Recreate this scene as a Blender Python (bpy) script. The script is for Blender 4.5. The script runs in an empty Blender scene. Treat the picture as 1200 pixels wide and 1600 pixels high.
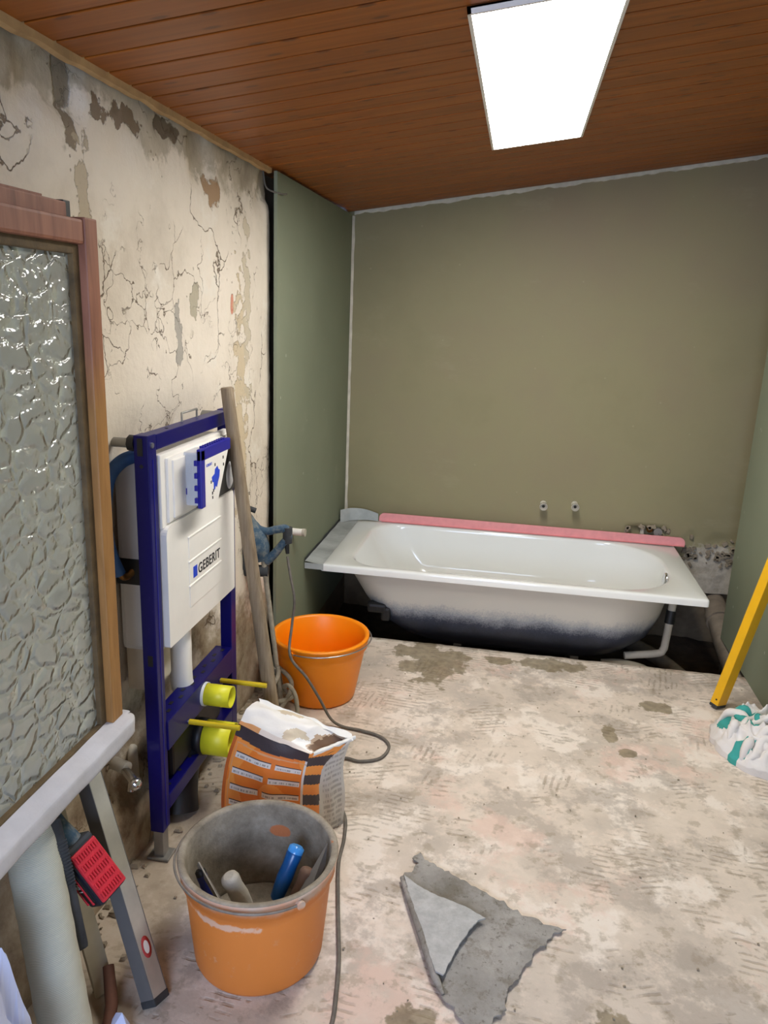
import bpy, bmesh, math, random
from mathutils import Vector, Matrix, noise as mnoise

random.seed(7)
PI = math.pi
scene = bpy.context.scene
COL = scene.collection

# ------------------------------------------------------------------ camera
cam_data = bpy.data.cameras.new('camera')
cam_data.sensor_fit = 'VERTICAL'
cam_data.sensor_height = 32.0
cam_data.lens = 32.0 * 1202.0 / 1600.0
cam_data.clip_start = 0.02
cam = bpy.data.objects.new('camera', cam_data)
COL.objects.link(cam)
RX = Vector((0.9846, 0.1706, 0.0387)).normalized()
FW = Vector((-0.1551, 0.9542, -0.2558))
FW = (FW - RX * FW.dot(RX)).normalized()
UP = RX.cross(FW).normalized()
M = Matrix(((RX.x, UP.x, -FW.x, 0), (RX.y, UP.y, -FW.y, 0), (RX.z, UP.z, -FW.z, 1.5), (0, 0, 0, 1)))
cam.matrix_world = M
scene.camera = cam

# ------------------------------------------------------------------ world, daylight, exposure
world = bpy.data.worlds.new('world')
scene.world = world
world.use_nodes = True
wb = world.node_tree.nodes['Background']
wb.inputs['Color'].default_value = (0.56, 0.70, 1.0, 1)
wb.inputs['Strength'].default_value = 0.6

DAY_W = 48.0          # daylight coming in through the window behind the camera
day = bpy.data.lights.new('daylight_window', 'AREA')
day.shape = 'RECTANGLE'; day.size = 1.1; day.size_y = 1.0
day.energy = DAY_W; day.color = (0.56, 0.70, 1.0)
dayo = bpy.data.objects.new('daylight_window', day)
COL.objects.link(dayo)
dayo.location = (-0.15, -1.36, 1.40); dayo.rotation_euler = (math.radians(62), 0, 0)

PANEL_EMIT = 24.0     # ceiling panel lamp

scene.view_settings.view_transform = 'Standard'
scene.view_settings.look = 'None'
scene.view_settings.gamma = 1.0
scene.view_settings.use_curve_mapping = False
scene.view_settings.exposure = 0.33

# ------------------------------------------------------------------ materials
def S(r, g, b):
    def c(v):
        v /= 255.0
        return v / 12.92 if v <= 0.04045 else ((v + 0.055) / 1.055) ** 2.4
    return (c(r), c(g), c(b), 1.0)

class Mat:
    def __init__(s, name, color=(.5, .5, .5, 1), rough=.6, metal=0.0, spec=.5):
        s.m = bpy.data.materials.new(name); s.m.use_nodes = True
        s.t = s.m.node_tree; s.b = s.t.nodes['Principled BSDF']
        s.out = s.t.nodes['Material Output']
        s.b.inputs['Base Color'].default_value = color
        s.b.inputs['Roughness'].default_value = rough
        s.b.inputs['Metallic'].default_value = metal
        s.b.inputs['Specular IOR Level'].default_value = spec
        s._c = None
    def n(s, typ, **kw):
        nd = s.t.nodes.new(typ)
        for k, v in kw.items():
            k2 = k.replace('_', ' ')
            if k2 in nd.inputs:
                s.set(nd.inputs[k2], v)
            else:
                setattr(nd, k, v)
        return nd
    def set(s, inp, v):
        if hasattr(v, 'is_linked'): s.t.links.new(v, inp)
        else: inp.default_value = v
    def co(s):
        if s._c is None:
            s._c = s.n('ShaderNodeTexCoord')
        return s._c.outputs['Object']
    def mapv(s, scale=(1, 1, 1), rot=(0, 0, 0), loc=(0, 0, 0), vec=None):
        nd = s.n('ShaderNodeMapping'); s.set(nd.inputs['Vector'], vec or s.co())
        nd.inputs['Scale'].default_value = scale; nd.inputs['Rotation'].default_value = rot
        nd.inputs['Location'].default_value = loc
        return nd.outputs[0]
    def noise(s, scale=5, detail=4, rough=.55, vec=None, dist=0):
        nd = s.n('ShaderNodeTexNoise'); s.set(nd.inputs['Vector'], vec or s.co())
        nd.inputs['Scale'].default_value = scale; nd.inputs['Detail'].default_value = detail
        nd.inputs['Roughness'].default_value = rough; nd.inputs['Distortion'].default_value = dist
        return nd.outputs['Fac']
    def noisec(s, scale=5, detail=4, vec=None):
        nd = s.n('ShaderNodeTexNoise'); s.set(nd.inputs['Vector'], vec or s.co())
        nd.inputs['Scale'].default_value = scale; nd.inputs['Detail'].default_value = detail
        return nd.outputs['Color']
    def vor(s, scale=5, vec=None, feature='DISTANCE_TO_EDGE', out='Distance', dim='3D'):
        nd = s.n('ShaderNodeTexVoronoi', feature=feature, voronoi_dimensions=dim); s.set(nd.inputs['Vector'], vec or s.co())
        nd.inputs['Scale'].default_value = scale
        return nd.outputs[out]
    def math(s, op, a, b=0.0, c=0.0):
        nd = s.n('ShaderNodeMath', operation=op)
        s.set(nd.inputs[0], a); s.set(nd.inputs[1], b); s.set(nd.inputs[2], c)
        return nd.outputs[0]
    def vmath(s, op, a, b=(0, 0, 0)):
        nd = s.n('ShaderNodeVectorMath', operation=op)
        s.set(nd.inputs[0], a); s.set(nd.inputs[1], b)
        return nd.outputs['Value'] if op in ('LENGTH', 'DISTANCE', 'DOT_PRODUCT') else nd.outputs[0]
    def step(s, v, lo, hi):
        nd = s.n('ShaderNodeMapRange', interpolation_type='SMOOTHSTEP')
        s.set(nd.inputs['Value'], v); nd.inputs['From Min'].default_value = lo; nd.inputs['From Max'].default_value = hi
        return nd.outputs[0]
    def sep(s, vec=None):
        nd = s.n('ShaderNodeSeparateXYZ'); s.set(nd.inputs[0], vec or s.co()); return nd.outputs
    def mix(s, f, a, b, mode='MIX'):
        nd = s.n('ShaderNodeMix', data_type='RGBA', blend_type=mode)
        s.set(nd.inputs[0], f); s.set(nd.inputs[6], a); s.set(nd.inputs[7], b)
        return nd.outputs[2]
    def ramp(s, f, stops):
        nd = s.n('ShaderNodeValToRGB'); s.set(nd.inputs[0], f)
        cr = nd.color_ramp
        while len(cr.elements) < len(stops): cr.elements.new(.5)
        for e, (p, c) in zip(cr.elements, stops): e.position = p; e.color = c
        return nd.outputs[0]
    def blob(s, c, r, rag=.5, nscale=9, soft=.12):
        v = s.vmath('SUBTRACT', s.co(), c)
        v = s.vmath('DIVIDE', v, r)
        d = s.vmath('LENGTH', v)
        n = s.noise(nscale, 5, .6)
        d = s.math('ADD', d, s.math('MULTIPLY', s.math('SUBTRACT', n, .5), rag * 4))
        return s.math('SUBTRACT', 1.0, s.step(d, 1 - soft, 1 + soft))
    def bump(s, h, strength=.3, dist=.01):
        nd = s.n('ShaderNodeBump'); s.set(nd.inputs['Height'], h)
        nd.inputs['Strength'].default_value = strength; nd.inputs['Distance'].default_value = dist
        s.t.links.new(nd.outputs[0], s.b.inputs['Normal'])
        return nd.outputs[0]
    def col(s, c): s.set(s.b.inputs['Base Color'], c); return s
    def rgh(s, c): s.set(s.b.inputs['Roughness'], c); return s

def plain(name, color, rough=.5, metal=0, var=.12, nscale=14, bump=.0):
    m = Mat(name, color, rough, metal)
    n = m.noise(nscale, 5)
    dk = tuple(c * (1 - var) for c in color[:3]) + (1,)
    lt = tuple(min(1, c * (1 + var)) for c in color[:3]) + (1,)
    m.col(m.ramp(n, [(.3, dk), (.7, lt)]))
    if bump: m.bump(m.noise(nscale * 4, 4), bump, .003)
    return m.m

MT = {}
# -- plaster of the left wall
m = Mat('old_plaster', rough=.92, spec=.2)
warp = m.mix(.12, m.co(), m.noisec(6, 3))
n1 = m.noise(1.7, 8, .62); n2 = m.noise(5.5, 8, .65); n3 = m.noise(30, 4, .6)
c = m.ramp(n1, [(.30, S(196, 184, 167)), (.45, S(221, 210, 193)), (.6, S(230, 219, 203)), (.75, S(208, 196, 177))])
c = m.mix(m.step(n2, .56, .68), c, S(228, 220, 206))
c = m.mix(m.math('MULTIPLY', m.step(m.noise(3.1, 7, .7, m.mapv(loc=(3, 1, 7))), .58, .66), .55), c, S(172, 160, 138))
z = m.sep()[2]; y = m.sep()[1]
# exposed grey mortar strip under the ceiling and coarse masonry near the floor
top = m.step(m.math('ADD', z, m.math('MULTIPLY', m.math('SUBTRACT', m.noise(4, 6, .7), .5), .5)), 1.84, 1.88)
c = m.mix(m.math('MULTIPLY', top, .7), c, m.ramp(m.noise(12, 6), [(.35, S(140, 128, 106)), (.65, S(186, 175, 152))]))
low = m.step(m.math('ADD', z, m.math('MULTIPLY', m.math('SUBTRACT', m.noise(5, 6, .7, m.mapv(loc=(9, 2, 4))), .5), .9)), .52, .3)
c = m.mix(low, c, m.ramp(m.noise(9, 7, .7), [(.3, S(112, 92, 72)), (.5, S(158, 142, 118)), (.7, S(188, 174, 150))]))
warp2 = m.mix(.25, m.co(), m.noisec(9, 5))
cr = m.vor(8.5, warp2)
crm = m.math('SUBTRACT', 1, m.step(cr, .004, .016))
reg = m.blob((-.93, 1.98, 1.42), (10, .34, .30), .5, 4, .2)
reg = m.math('MAXIMUM', reg, m.math('MULTIPLY', m.step(m.noise(3.3, 4, .6, m.mapv(loc=(5, 5, 1))), .55, .62), .8))
crm = m.math('MULTIPLY', m.math('MULTIPLY', crm, reg), m.step(m.noise(8, 3, .6, m.mapv(loc=(1, 4, 3))), .42, .52))
cr2 = m.math('SUBTRACT', 1, m.step(m.vor(3.6, m.mix(.3, m.co(), m.noisec(5, 6))), .002, .009))
cr2 = m.math('MULTIPLY', cr2, m.step(m.noise(4, 3, .6, m.mapv(loc=(7, 4, 3))), .5, .58))
crm = m.math('MAXIMUM', crm, cr2)
c = m.mix(m.math('MULTIPLY', crm, .85), c, S(104, 86, 66))
chips = None
for (py, pz, ry, rz, colr, rag) in [(1.57, 1.83, .022, .05, S(120, 104, 82), .8), (1.76, 1.90, .12, .022, S(116, 96, 74), 1.2),
        (2.32, 1.81, .05, .04, S(150, 116, 78), .6), (2.175, 1.51, .024, .06, S(168, 160, 138), .9),
        (2.06, 1.42, .018, .08, S(160, 155, 145), 1.1), (2.47, 1.49, .012, .03, S(206, 126, 100), .4),
        (1.60, 1.70, .03, .10, S(180, 166, 142), 1.3), (2.02, 1.92, .07, .025, S(96, 80, 60), .5), (1.57, 1.93, .03, .07, S(130, 120, 104), .3),
        (2.55, 1.15, .05, .3, S(202, 184, 152), 1.3), (2.62, 1.5, .03, .25, S(196, 184, 160), 1.2)]:
    b = m.blob((-.93, py, pz), (10, ry, rz), rag * 1.1, 17, .1)
    c = m.mix(m.math('MULTIPLY', b, .85), c, colr)
    chips = b if chips is None else m.math('MAXIMUM', chips, b)
speck = m.math('SUBTRACT', 1, m.step(m.vor(38, feature='F1'), .1, .16))
speck = m.math('MULTIPLY', speck, m.step(m.noise(7, 3, .5, m.mapv(loc=(2, 8, 2))), .6, .66))
c = m.mix(m.math('MULTIPLY', speck, .6), c, S(110, 92, 70))
m.col(c)
h = m.math('ADD', m.math('MULTIPLY', n2, .6), m.math('MULTIPLY', n3, .25))
h = m.math('SUBTRACT', h, m.math('MULTIPLY', crm, .5))
h = m.math('SUBTRACT', h, m.math('MULTIPLY', chips, .5))
h = m.math('SUBTRACT', h, m.math('MULTIPLY', speck, .3))
m.bump(h, .75, .014)
MT['plaster'] = m.m

# -- green gypsum board
m = Mat('green_gypsum_board', rough=.8, spec=.25)
c = m.ramp(m.noise(1.3, 5), [(.3, S(124, 130, 109)), (.7, S(135, 141, 119))])
c = m.mix(m.math('MULTIPLY', m.step(m.noise(3.5, 8, .7), .62, .72), .35), c, S(150, 152, 134))
sp = m.math('SUBTRACT', 1, m.step(m.vor(16, m.mapv((1, 1, .6)), 'F1'), .05, .08))
sp = m.math('MULTIPLY', sp, m.step(m.noise(5, 2), .55, .6))
c = m.mix(m.math('MULTIPLY', sp, .6), c, S(190, 192, 176))
m.col(c); m.bump(m.noise(60, 3), .08, .002)
MT['board'] = m.m

# -- sealed back wall
m = Mat('olive_sealing_coat', rough=.62, spec=.35)
c = m.ramp(m.noise(1.1, 6, .6), [(.3, S(138, 131, 98)), (.5, S(149, 141, 107)), (.72, S(147, 134, 107))])
c = m.mix(m.math('MULTIPLY', m.step(m.noise(2.3, 8, .7, m.mapv((1, 1, 2.2))), .58, .72), .3), c, S(168, 158, 128))
zz = m.sep()[2]; xx = m.sep()[0]
m_sp = m.math('SUBTRACT', 1, m.step(m.vor(9, None, 'F1'), .03, .05))
c = m.mix(m.math('MULTIPLY', m_sp, .25), c, S(190, 180, 150))
raw = m.math('MULTIPLY', m.step(m.math('ADD', xx, m.math('MULTIPLY', m.math('SUBTRACT', m.noise(7, 6, .7), .5), .2)), .93, .96),
             m.step(m.math('ADD', zz, m.math('MULTIPLY', m.math('SUBTRACT', m.noise(9, 6, .7), .5), .25)), .37, .33))
c = m.mix(raw, c, m.ramp(m.noise(11, 7, .7), [(.3, S(150, 140, 122)), (.6, S(200, 192, 176))]))
m.col(c)
m.bump(m.math('ADD', m.math('MULTIPLY', m.noise(5, 6), .5), m.math('MULTIPLY', m.math('MULTIPLY', raw, m.noise(22, 5)), 1.5)), .35, .01)
MT['back'] = m.m

# -- concrete floor with comb marks of old tile adhesive
m = Mat('scraped_concrete_floor', rough=.9, spec=.2)
n1 = m.noise(1.5, 8, .6); n2 = m.noise(4.2, 8, .65, m.mapv(loc=(3, 7, 0))); n3 = m.noise(16, 6, .65)
c = m.ramp(n1, [(.32, S(172, 163, 152)), (.44, S(202, 189, 174)), (.53, S(217, 203, 187)), (.66, S(188, 175, 161))])
c = m.mix(m.math('MULTIPLY', m.step(n2, .50, .58), .85), c, S(232, 221, 208))
c = m.mix(m.math('MULTIPLY', m.step(m.noise(7, 8, .75, m.mapv(loc=(2, 6, 3))), .52, .60), .6), c, S(224, 208, 192))
c = m.mix(m.math('MULTIPLY', m.step(m.noise(3.0, 8, .7, m.mapv(loc=(1, 2, 5))), .52, .60), .6), c, S(164, 153, 141))
c = m.mix(m.math('MULTIPLY', m.step(m.noise(2.4, 6, .7, m.mapv(loc=(8, 3, 2))), .54, .64), .55), c, S(222, 190, 174))
c = m.mix(m.math('MULTIPLY', m.step(n3, .54, .64), .45), c, S(150, 136, 114))
def comb(ang, off, sc=95.0, lo=.56):
    v = m.mapv(rot=(0, 0, ang))
    v = m.mix(.03, v, m.noisec(5, 3))
    w = m.n('ShaderNodeTexWave', wave_type='BANDS', bands_direction='Y')
    m.set(w.inputs['Vector'], v); w.inputs['Scale'].default_value = sc / 3.14 * .5
    w.inputs['Distortion'].default_value = 1.2; w.inputs['Detail'].default_value = 2; w.inputs['Detail Scale'].default_value = 2
    line = m.step(w.outputs['Fac'], .52, .9)
    msk = m.step(m.noise(4.6, 5, .6, m.mapv((1, .8, 1), loc=off)), lo, lo + .05)
    brk = m.step(m.noise(22, 3, .6, m.mapv(loc=off)), .40, .52)
    return m.math('MULTIPLY', m.math('MULTIPLY', line, msk), brk)
rid = m.math('MAXIMUM', comb(.10, (2, 3, 1)), comb(1.75, (7, 1, 4), 88, .59))
rid = m.math('MAXIMUM', rid, comb(-.35, (4, 9, 2), 90, .57))
rid = m.math('MAXIMUM', rid, comb(.02, (14, 5, 6), 78, .60))
c = m.mix(m.math('MULTIPLY', rid, .42), c, S(132, 118, 98))
stain = None
for (px, py, rx, ry) in [(-.27, 3.12, .125, .19), (-.28, 3.2, .17, .07), (.265, 3.22, .15, .06), (.02, 3.2, .06, .04), (.66, 2.93, .06, .05), (.45, 2.68, .03, .06),
                         (-.10, 1.34, .05, .04), (.33, 1.38, .06, .07), (.50, 2.56, .03, .03)]:
    b = m.blob((px, py, 0), (rx, ry, 10), .75, 11, .12)
    stain = b if stain is None else m.math('MAXIMUM', stain, b)
c = m.mix(m.math('MULTIPLY', stain, .8), c, m.ramp(m.noise(30, 5), [(.35, S(112, 100, 76)), (.65, S(146, 132, 104))]))
dots = m.math('SUBTRACT', 1, m.step(m.vor(34, None, 'F1'), .06, .11))
dots = m.math('MULTIPLY', dots, m.step(m.noise(11, 2), .58, .62))
c = m.mix(m.math('MULTIPLY', dots, .7), c, S(96, 86, 72))
wall_dust = m.step(m.math('ADD', m.sep()[0], m.math('MULTIPLY', m.math('SUBTRACT', m.noise(6, 6, .7), .5), .35)), -.66, -.80)
c = m.mix(m.math('MULTIPLY', wall_dust, .6), c, S(158, 144, 120))
m.col(c)
h = m.math('ADD', m.math('MULTIPLY', n2, .5), m.math('MULTIPLY', n3, .5))
h = m.math('SUBTRACT', h, m.math('MULTIPLY', rid, .35))
h = m.math('SUBTRACT', h, m.math('MULTIPLY', dots, .3))
m.bump(h, .5, .008)
MT['floor'] = m.m

# -- varnished pine planks
m = Mat('varnished_pine', rough=.42, spec=.4)
oi = m.n('ShaderNodeObjectInfo')
off = m.n('ShaderNodeCombineXYZ'); m.set(off.inputs[0], m.math('MULTIPLY', oi.outputs['Random'], 40)); m.set(off.inputs[1], m.math('MULTIPLY', oi.outputs['Random'], 17))
v = m.vmath('ADD', m.co(), off.outputs[0])
g = m.noise(3.0, 7, .6, m.mapv((.6, 14, 14), vec=v), .6)
c = m.ramp(g, [(.3, S(124, 66, 12)), (.5, S(148, 80, 18)), (.7, S(164, 94, 28))])
kn = m.vor(4.2, m.mapv((1, 2.8, 0), vec=v), 'F1', dim='2D')
knm = m.math('SUBTRACT', 1, m.step(kn, .04, .11))
c = m.mix(m.math('MULTIPLY', knm, .75), c, S(84, 42, 14))
c = m.mix(m.math('MULTIPLY', oi.outputs['Random'], .35), c, S(116, 64, 24))
m.col(c); m.bump(g, .08, .002)
MT['plank'] = m.m
MT['groove'] = plain('dark_groove', S(52, 28, 12), .8)

# -- window wood
m = Mat('reddish_window_wood', rough=.55, spec=.4)
g = m.noise(4, 7, .6, m.mapv((10, 10, 1.2)), .5)
zz = m.sep()[2]
red = m.ramp(g, [(.3, S(118, 74, 56)), (.7, S(156, 104, 80))])
tan = m.ramp(g, [(.3, S(134, 94, 48)), (.7, S(170, 124, 70))])
m.col(m.mix(m.step(m.math('ADD', zz, m.math('MULTIPLY', m.math('SUBTRACT', m.noise(3, 4), .5), .4)), 1.25, 1.5), tan, red))
m.bump(g, .12, .002)
MT['win_wood'] = m.m
MT['putty'] = plain('brown_glazing_putty', S(92, 74, 46), .8, var=.35, nscale=25, bump=.4)
MT['sill'] = plain('chalky_grey_sill_paint', S(196, 194, 196), .8, var=.10, nscale=12, bump=.25)
MT['backing'] = plain('pale_window_backing', S(236, 236, 222), .85, var=.05, nscale=3)
# pebbled glass: refraction plus a dusty translucent film
m = Mat('pebbled_glass', rough=.06)
t = m.t
v = m.mix(.07, m.mapv((1, .80, 1.3)), m.noisec(14, 3))
ed_ = m.vor(21, v)
hgt = m.math('ADD', m.math('MULTIPLY', m.step(ed_, -.03, .26), .42), m.math('MULTIPLY', m.noise(22, 2), .30))
bn = m.n('ShaderNodeBump'); m.set(bn.inputs['Height'], hgt); bn.inputs['Strength'].default_value = 1.0; bn.inputs['Distance'].default_value = .0095
gl = m.n('ShaderNodeBsdfGlossy'); gl.inputs['Roughness'].default_value = .12; gl.inputs['Color'].default_value = (1, 1, 1, 1)
rf = m.n('ShaderNodeBsdfRefraction'); rf.inputs['Roughness'].default_value = .02; rf.inputs['IOR'].default_value = 1.2; rf.inputs['Color'].default_value = (.93, .97, .92, 1)
tp = m.n('ShaderNodeBsdfTransparent'); tp.inputs['Color'].default_value = (.9, .93, .88, 1)
df = m.n('ShaderNodeBsdfDiffuse'); df.inputs['Color'].default_value = S(230, 232, 218)
for nd in (gl, rf, df): t.links.new(bn.outputs[0], nd.inputs['Normal'])
def mixs(f, a, b):
    nd = m.n('ShaderNodeMixShader'); m.set(nd.inputs[0], f); t.links.new(a, nd.inputs[1]); t.links.new(b, nd.inputs[2]); return nd.outputs[0]
s1 = mixs(.72, rf.outputs[0], tp.outputs[0])
s2 = mixs(.40, s1, df.outputs[0])
fr = m.n('ShaderNodeFresnel'); fr.inputs['IOR'].default_value = 1.5; t.links.new(bn.outputs[0], fr.inputs['Normal'])
s3 = mixs(m.math('MULTIPLY', fr.outputs[0], 1.3), s2, gl.outputs[0])
t.links.new(s3, m.out.inputs['Surface'])
MT['glass'] = m.m

# -- simple ones
m = Mat('blue_painted_steel', S(12, 9, 92), .36, 0, .28)
m.col(m.mix(m.math('MULTIPLY', m.step(m.noise(60, 3), .6, .75), .15), S(12, 9, 90), S(50, 50, 120)))
MT['blue'] = m.m
MT['blue_plastic'] = plain('blue_plastic', S(24, 22, 140), .4, var=.05)
MT['logo_blue'] = plain('print_blue', S(24, 66, 200), .5, var=.03)
MT['white_plastic'] = plain('white_plastic', S(240, 236, 228), .38, var=.03)
MT['grey_plastic'] = plain('light_grey_plastic', S(206, 207, 208), .45, var=.03)
MT['dust_white'] = plain('dusty_white_plastic', S(188, 180, 164), .7, var=.10)
MT['black'] = plain('black_plastic', S(20, 20, 22), .5, var=.2)
MT['dark_foam'] = plain('dark_grey_foam', S(52, 50, 46), .9, var=.1)
MT['ink'] = plain('black_ink', S(24, 24, 26), .6, var=.02)
MT['yellow'] = plain('yellow_plastic', S(226, 220, 44), .45, var=.05)
MT['yellow_rod'] = plain('dark_yellow_sleeve', S(206, 178, 24), .45, var=.05)
MT['level_yellow'] = plain('yellow_powder_coat', S(232, 176, 22), .4, var=.06)
MT['galv'] = plain('galvanised_steel', S(150, 148, 142), .5, .6, var=.15, nscale=20)
MT['steel'] = plain('bright_steel', S(176, 176, 178), .28, .9, var=.1)
MT['dull_steel'] = plain('mortar_smeared_steel', S(138, 132, 124), .6, .4, var=.25, nscale=30)
MT['chrome'] = plain('chrome', S(222, 222, 224), .22, 1.0, var=.03)
MT['copper'] = plain('old_brass', S(150, 110, 60), .4, .8)
MT['hose_blue'] = plain('blue_insulation_sleeve', S(52, 92, 150), .7, var=.2, bump=.3)
m = Mat('white_enamel', S(238, 239, 235), .08, 0, .5)
m.b.inputs['Coat Weight'].default_value = .4
m.rgh(m.math('ADD', m.math('MULTIPLY', m.noise(4, 5), .12), .06))
MT['enamel'] = m.m
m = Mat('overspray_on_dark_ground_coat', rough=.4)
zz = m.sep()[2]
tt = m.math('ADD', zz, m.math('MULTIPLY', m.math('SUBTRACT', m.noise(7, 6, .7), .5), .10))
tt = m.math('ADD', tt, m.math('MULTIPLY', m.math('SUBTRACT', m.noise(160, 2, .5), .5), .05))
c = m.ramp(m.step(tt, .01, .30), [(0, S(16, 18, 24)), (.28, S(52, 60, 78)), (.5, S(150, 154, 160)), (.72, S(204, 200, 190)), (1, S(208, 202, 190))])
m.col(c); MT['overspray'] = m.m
MT['pink'] = plain('pink_foam_tape', S(234, 158, 160), .75, var=.06, nscale=30)
m = Mat('grey_sealing_tape', rough=.7)
m.col(m.ramp(m.noise(7, 4), [(.35, S(146, 150, 148)), (.65, S(182, 186, 184))])); m.bump(m.noise(9, 3), .25, .01)
MT['tape'] = m.m
MT['soil'] = plain('dark_damp_soil', S(74, 62, 48), .95, var=.4, nscale=12, bump=.8)
MT['pit_wall'] = plain('raw_pit_masonry', S(118, 103, 82), .95, var=.3, nscale=9, bump=.8)
MT['old_pipe'] = plain('dusty_old_pipe', S(134, 122, 106), .85, var=.25, nscale=14, bump=.5)
MT['white_trim'] = plain('pale_joint_filler', S(206, 200, 184), .85, var=.15, nscale=20)
MT['raw_wood'] = plain('pale_raw_wood', S(188, 152, 104), .75, var=.2, nscale=18)
m = Mat('weathered_ash_handle', rough=.7)
g = m.noise(5, 6, .6, m.mapv((20, 20, 1.5)), .4)
m.col(m.ramp(g, [(.3, S(112, 94, 72)), (.7, S(152, 134, 108))])); m.bump(g, .2, .002)
MT['pole'] = m.m
# orange buckets
m = Mat('clean_orange_plastic', rough=.4)
m.col(m.mix(m.math('MULTIPLY', m.step(m.noise(9, 6, .7), .60, .74), .3), S(250, 142, 4), S(232, 168, 96))); MT['orange'] = m.m
m = Mat('scuffed_orange_plastic', rough=.5)
zz = m.sep()[2]
sc = m.math('MULTIPLY', m.step(m.noise(26, 6, .75), .60, .70), .35)
c = m.mix(sc, S(226, 136, 60), S(220, 178, 146))
up = m.step(m.math('ADD', zz, m.math('MULTIPLY', m.math('SUBTRACT', m.noise(9, 6, .7), .5), .06)), .240, .256)
c = m.mix(m.math('MULTIPLY', up, .8), c, m.ramp(m.noise(14, 5), [(.35, S(222, 170, 140)), (.6, S(206, 196, 182))]))
ln = m.blob((-.53, 1.30, .20), (.08, 1, .008), .9, 40, .3)
c = m.mix(m.math('MULTIPLY', ln, .6), c, S(230, 214, 196))
m.col(c); MT['orange_dirty'] = m.m
m = Mat('dried_mortar_coat', rough=.9)
c = m.ramp(m.noise(11, 7, .7), [(.3, S(112, 102, 88)), (.5, S(146, 136, 120)), (.7, S(176, 166, 150))])
og = m.math('MAXIMUM', m.step(m.noise(8, 5, .6, m.mapv(loc=(4, 4, 9))), .66, .70), m.blob((-.50, 1.66, .20), (.028, 1, .016), .15, 30))
c = m.mix(m.math('MULTIPLY', og, .8), c, S(204, 112, 52))
m.col(c); m.bump(m.noise(24, 6, .7), .7, .006); MT['mortar'] = m.m
MT['mortar_rod'] = plain('mortar_crusted_steel', S(150, 142, 124), .95, var=.25, nscale=40, bump=.8)
m = Mat('dusty_blue_tool_plastic', rough=.8)
m.col(m.mix(m.math('MULTIPLY', m.step(m.noise(34, 7, .75), .42, .66), .6), S(50, 78, 100), S(142, 142, 132))); m.bump(m.noise(60, 4), .4, .003); MT['tool_blue'] = m.m
MT['tool_dark'] = plain('dusty_dark_tool_plastic', S(52, 54, 56), .75, var=.4, nscale=20, bump=.3)
MT['cable'] = plain('grey_rubber_cable', S(104, 98, 90), .75, var=.25, nscale=40)
MT['grip_blue'] = plain('blue_grip', S(14, 84, 150), .28, var=.15)
MT['grip_navy'] = plain('navy_grip', S(20, 34, 110), .4)
MT['grip_cap'] = plain('bright_blue_cap', S(70, 150, 226), .2)
MT['grip_grey'] = plain('mortar_covered_grip', S(178, 170, 156), .9, var=.12, nscale=24, bump=.5)
MT['grip_wood'] = plain('dark_wooden_grip', S(112, 84, 66), .75, var=.3, nscale=20)
MT['alu'] = plain('dull_aluminium', S(176, 174, 164), .55, .35, var=.15, nscale=12)
MT['alu_side'] = plain('grey_aluminium_side', S(112, 112, 112), .55, .35, var=.1)
MT['red'] = plain('red_sticker', S(168, 52, 52), .6)
MT['batt_red'] = plain('red_battery_shell', S(206, 44, 58), .5, var=.12, nscale=30)
MT['batt_dark'] = plain('navy_black_battery', S(26, 28, 40), .4, var=.2)
m = Mat('fibreglass_mesh_weave', rough=.75)
w1 = m.n('ShaderNodeTexWave', bands_direction='Z'); m.set(w1.inputs['Vector'], m.co()); w1.inputs['Scale'].default_value = 95; w1.inputs['Distortion'].default_value = .3
w2 = m.n('ShaderNodeTexWave', wave_type='RINGS', rings_direction='Z'); m.set(w2.inputs['Vector'], m.mapv((1, 1, .0))); w2.inputs['Scale'].default_value = 3
f = w1.outputs['Fac']
c = m.mix(f, S(176, 178, 162), S(210, 211, 198))
c = m.mix(m.math('MULTIPLY', m.step(m.noise(5, 5), .5, .65), .35), c, S(168, 166, 150))
m.col(c); m.bump(f, .3, .002); MT['mesh_roll'] = m.m
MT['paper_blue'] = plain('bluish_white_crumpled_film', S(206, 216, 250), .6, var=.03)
MT['paper'] = plain('white_paper', S(230, 228, 222), .8, var=.04)
MT['card'] = plain('beige_board', S(186, 176, 152), .8, var=.12)
MT['brown'] = plain('rusty_brown', S(92, 56, 36), .8, var=.3, nscale=20)
m = Mat('grey_felt', rough=.95)
c = m.ramp(m.noise(5, 8, .7), [(.34, S(124, 120, 112)), (.5, S(150, 146, 140)), (.66, S(170, 166, 160))])
c = m.mix(m.math('MULTIPLY', m.step(m.noise(13, 8, .75), .50, .62), .6), c, S(112, 104, 90))
c = m.mix(m.math('MULTIPLY', m.step(m.noise(55, 4, .7), .58, .66), .5), c, S(88, 82, 70))
m.col(c); m.bump(m.noise(45, 5, .7), .7, .006); MT['felt'] = m.m
m = Mat('pale_felt_back', rough=.95)
m.col(m.ramp(m.noise(30, 6, .7), [(.3, S(158, 158, 156)), (.7, S(192, 192, 190))])); m.bump(m.noise(50, 5, .7), .4, .004); MT['felt_back'] = m.m
MT['rubble'] = plain('mortar_rubble', S(150, 138, 118), .95, var=.35, nscale=6, bump=.6)
# lamp
m = Mat('lit_diffuser')
em = m.n('ShaderNodeEmission'); em.inputs['Color'].default_value = (1.0, .97, .92, 1); em.inputs['Strength'].default_value = PANEL_EMIT
m.t.links.new(em.outputs[0], m.out.inputs['Surface']); MT['emit'] = m.m
MT['lamp_frame'] = plain('white_lamp_frame', S(230, 226, 218), .5, var=.02)
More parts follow.
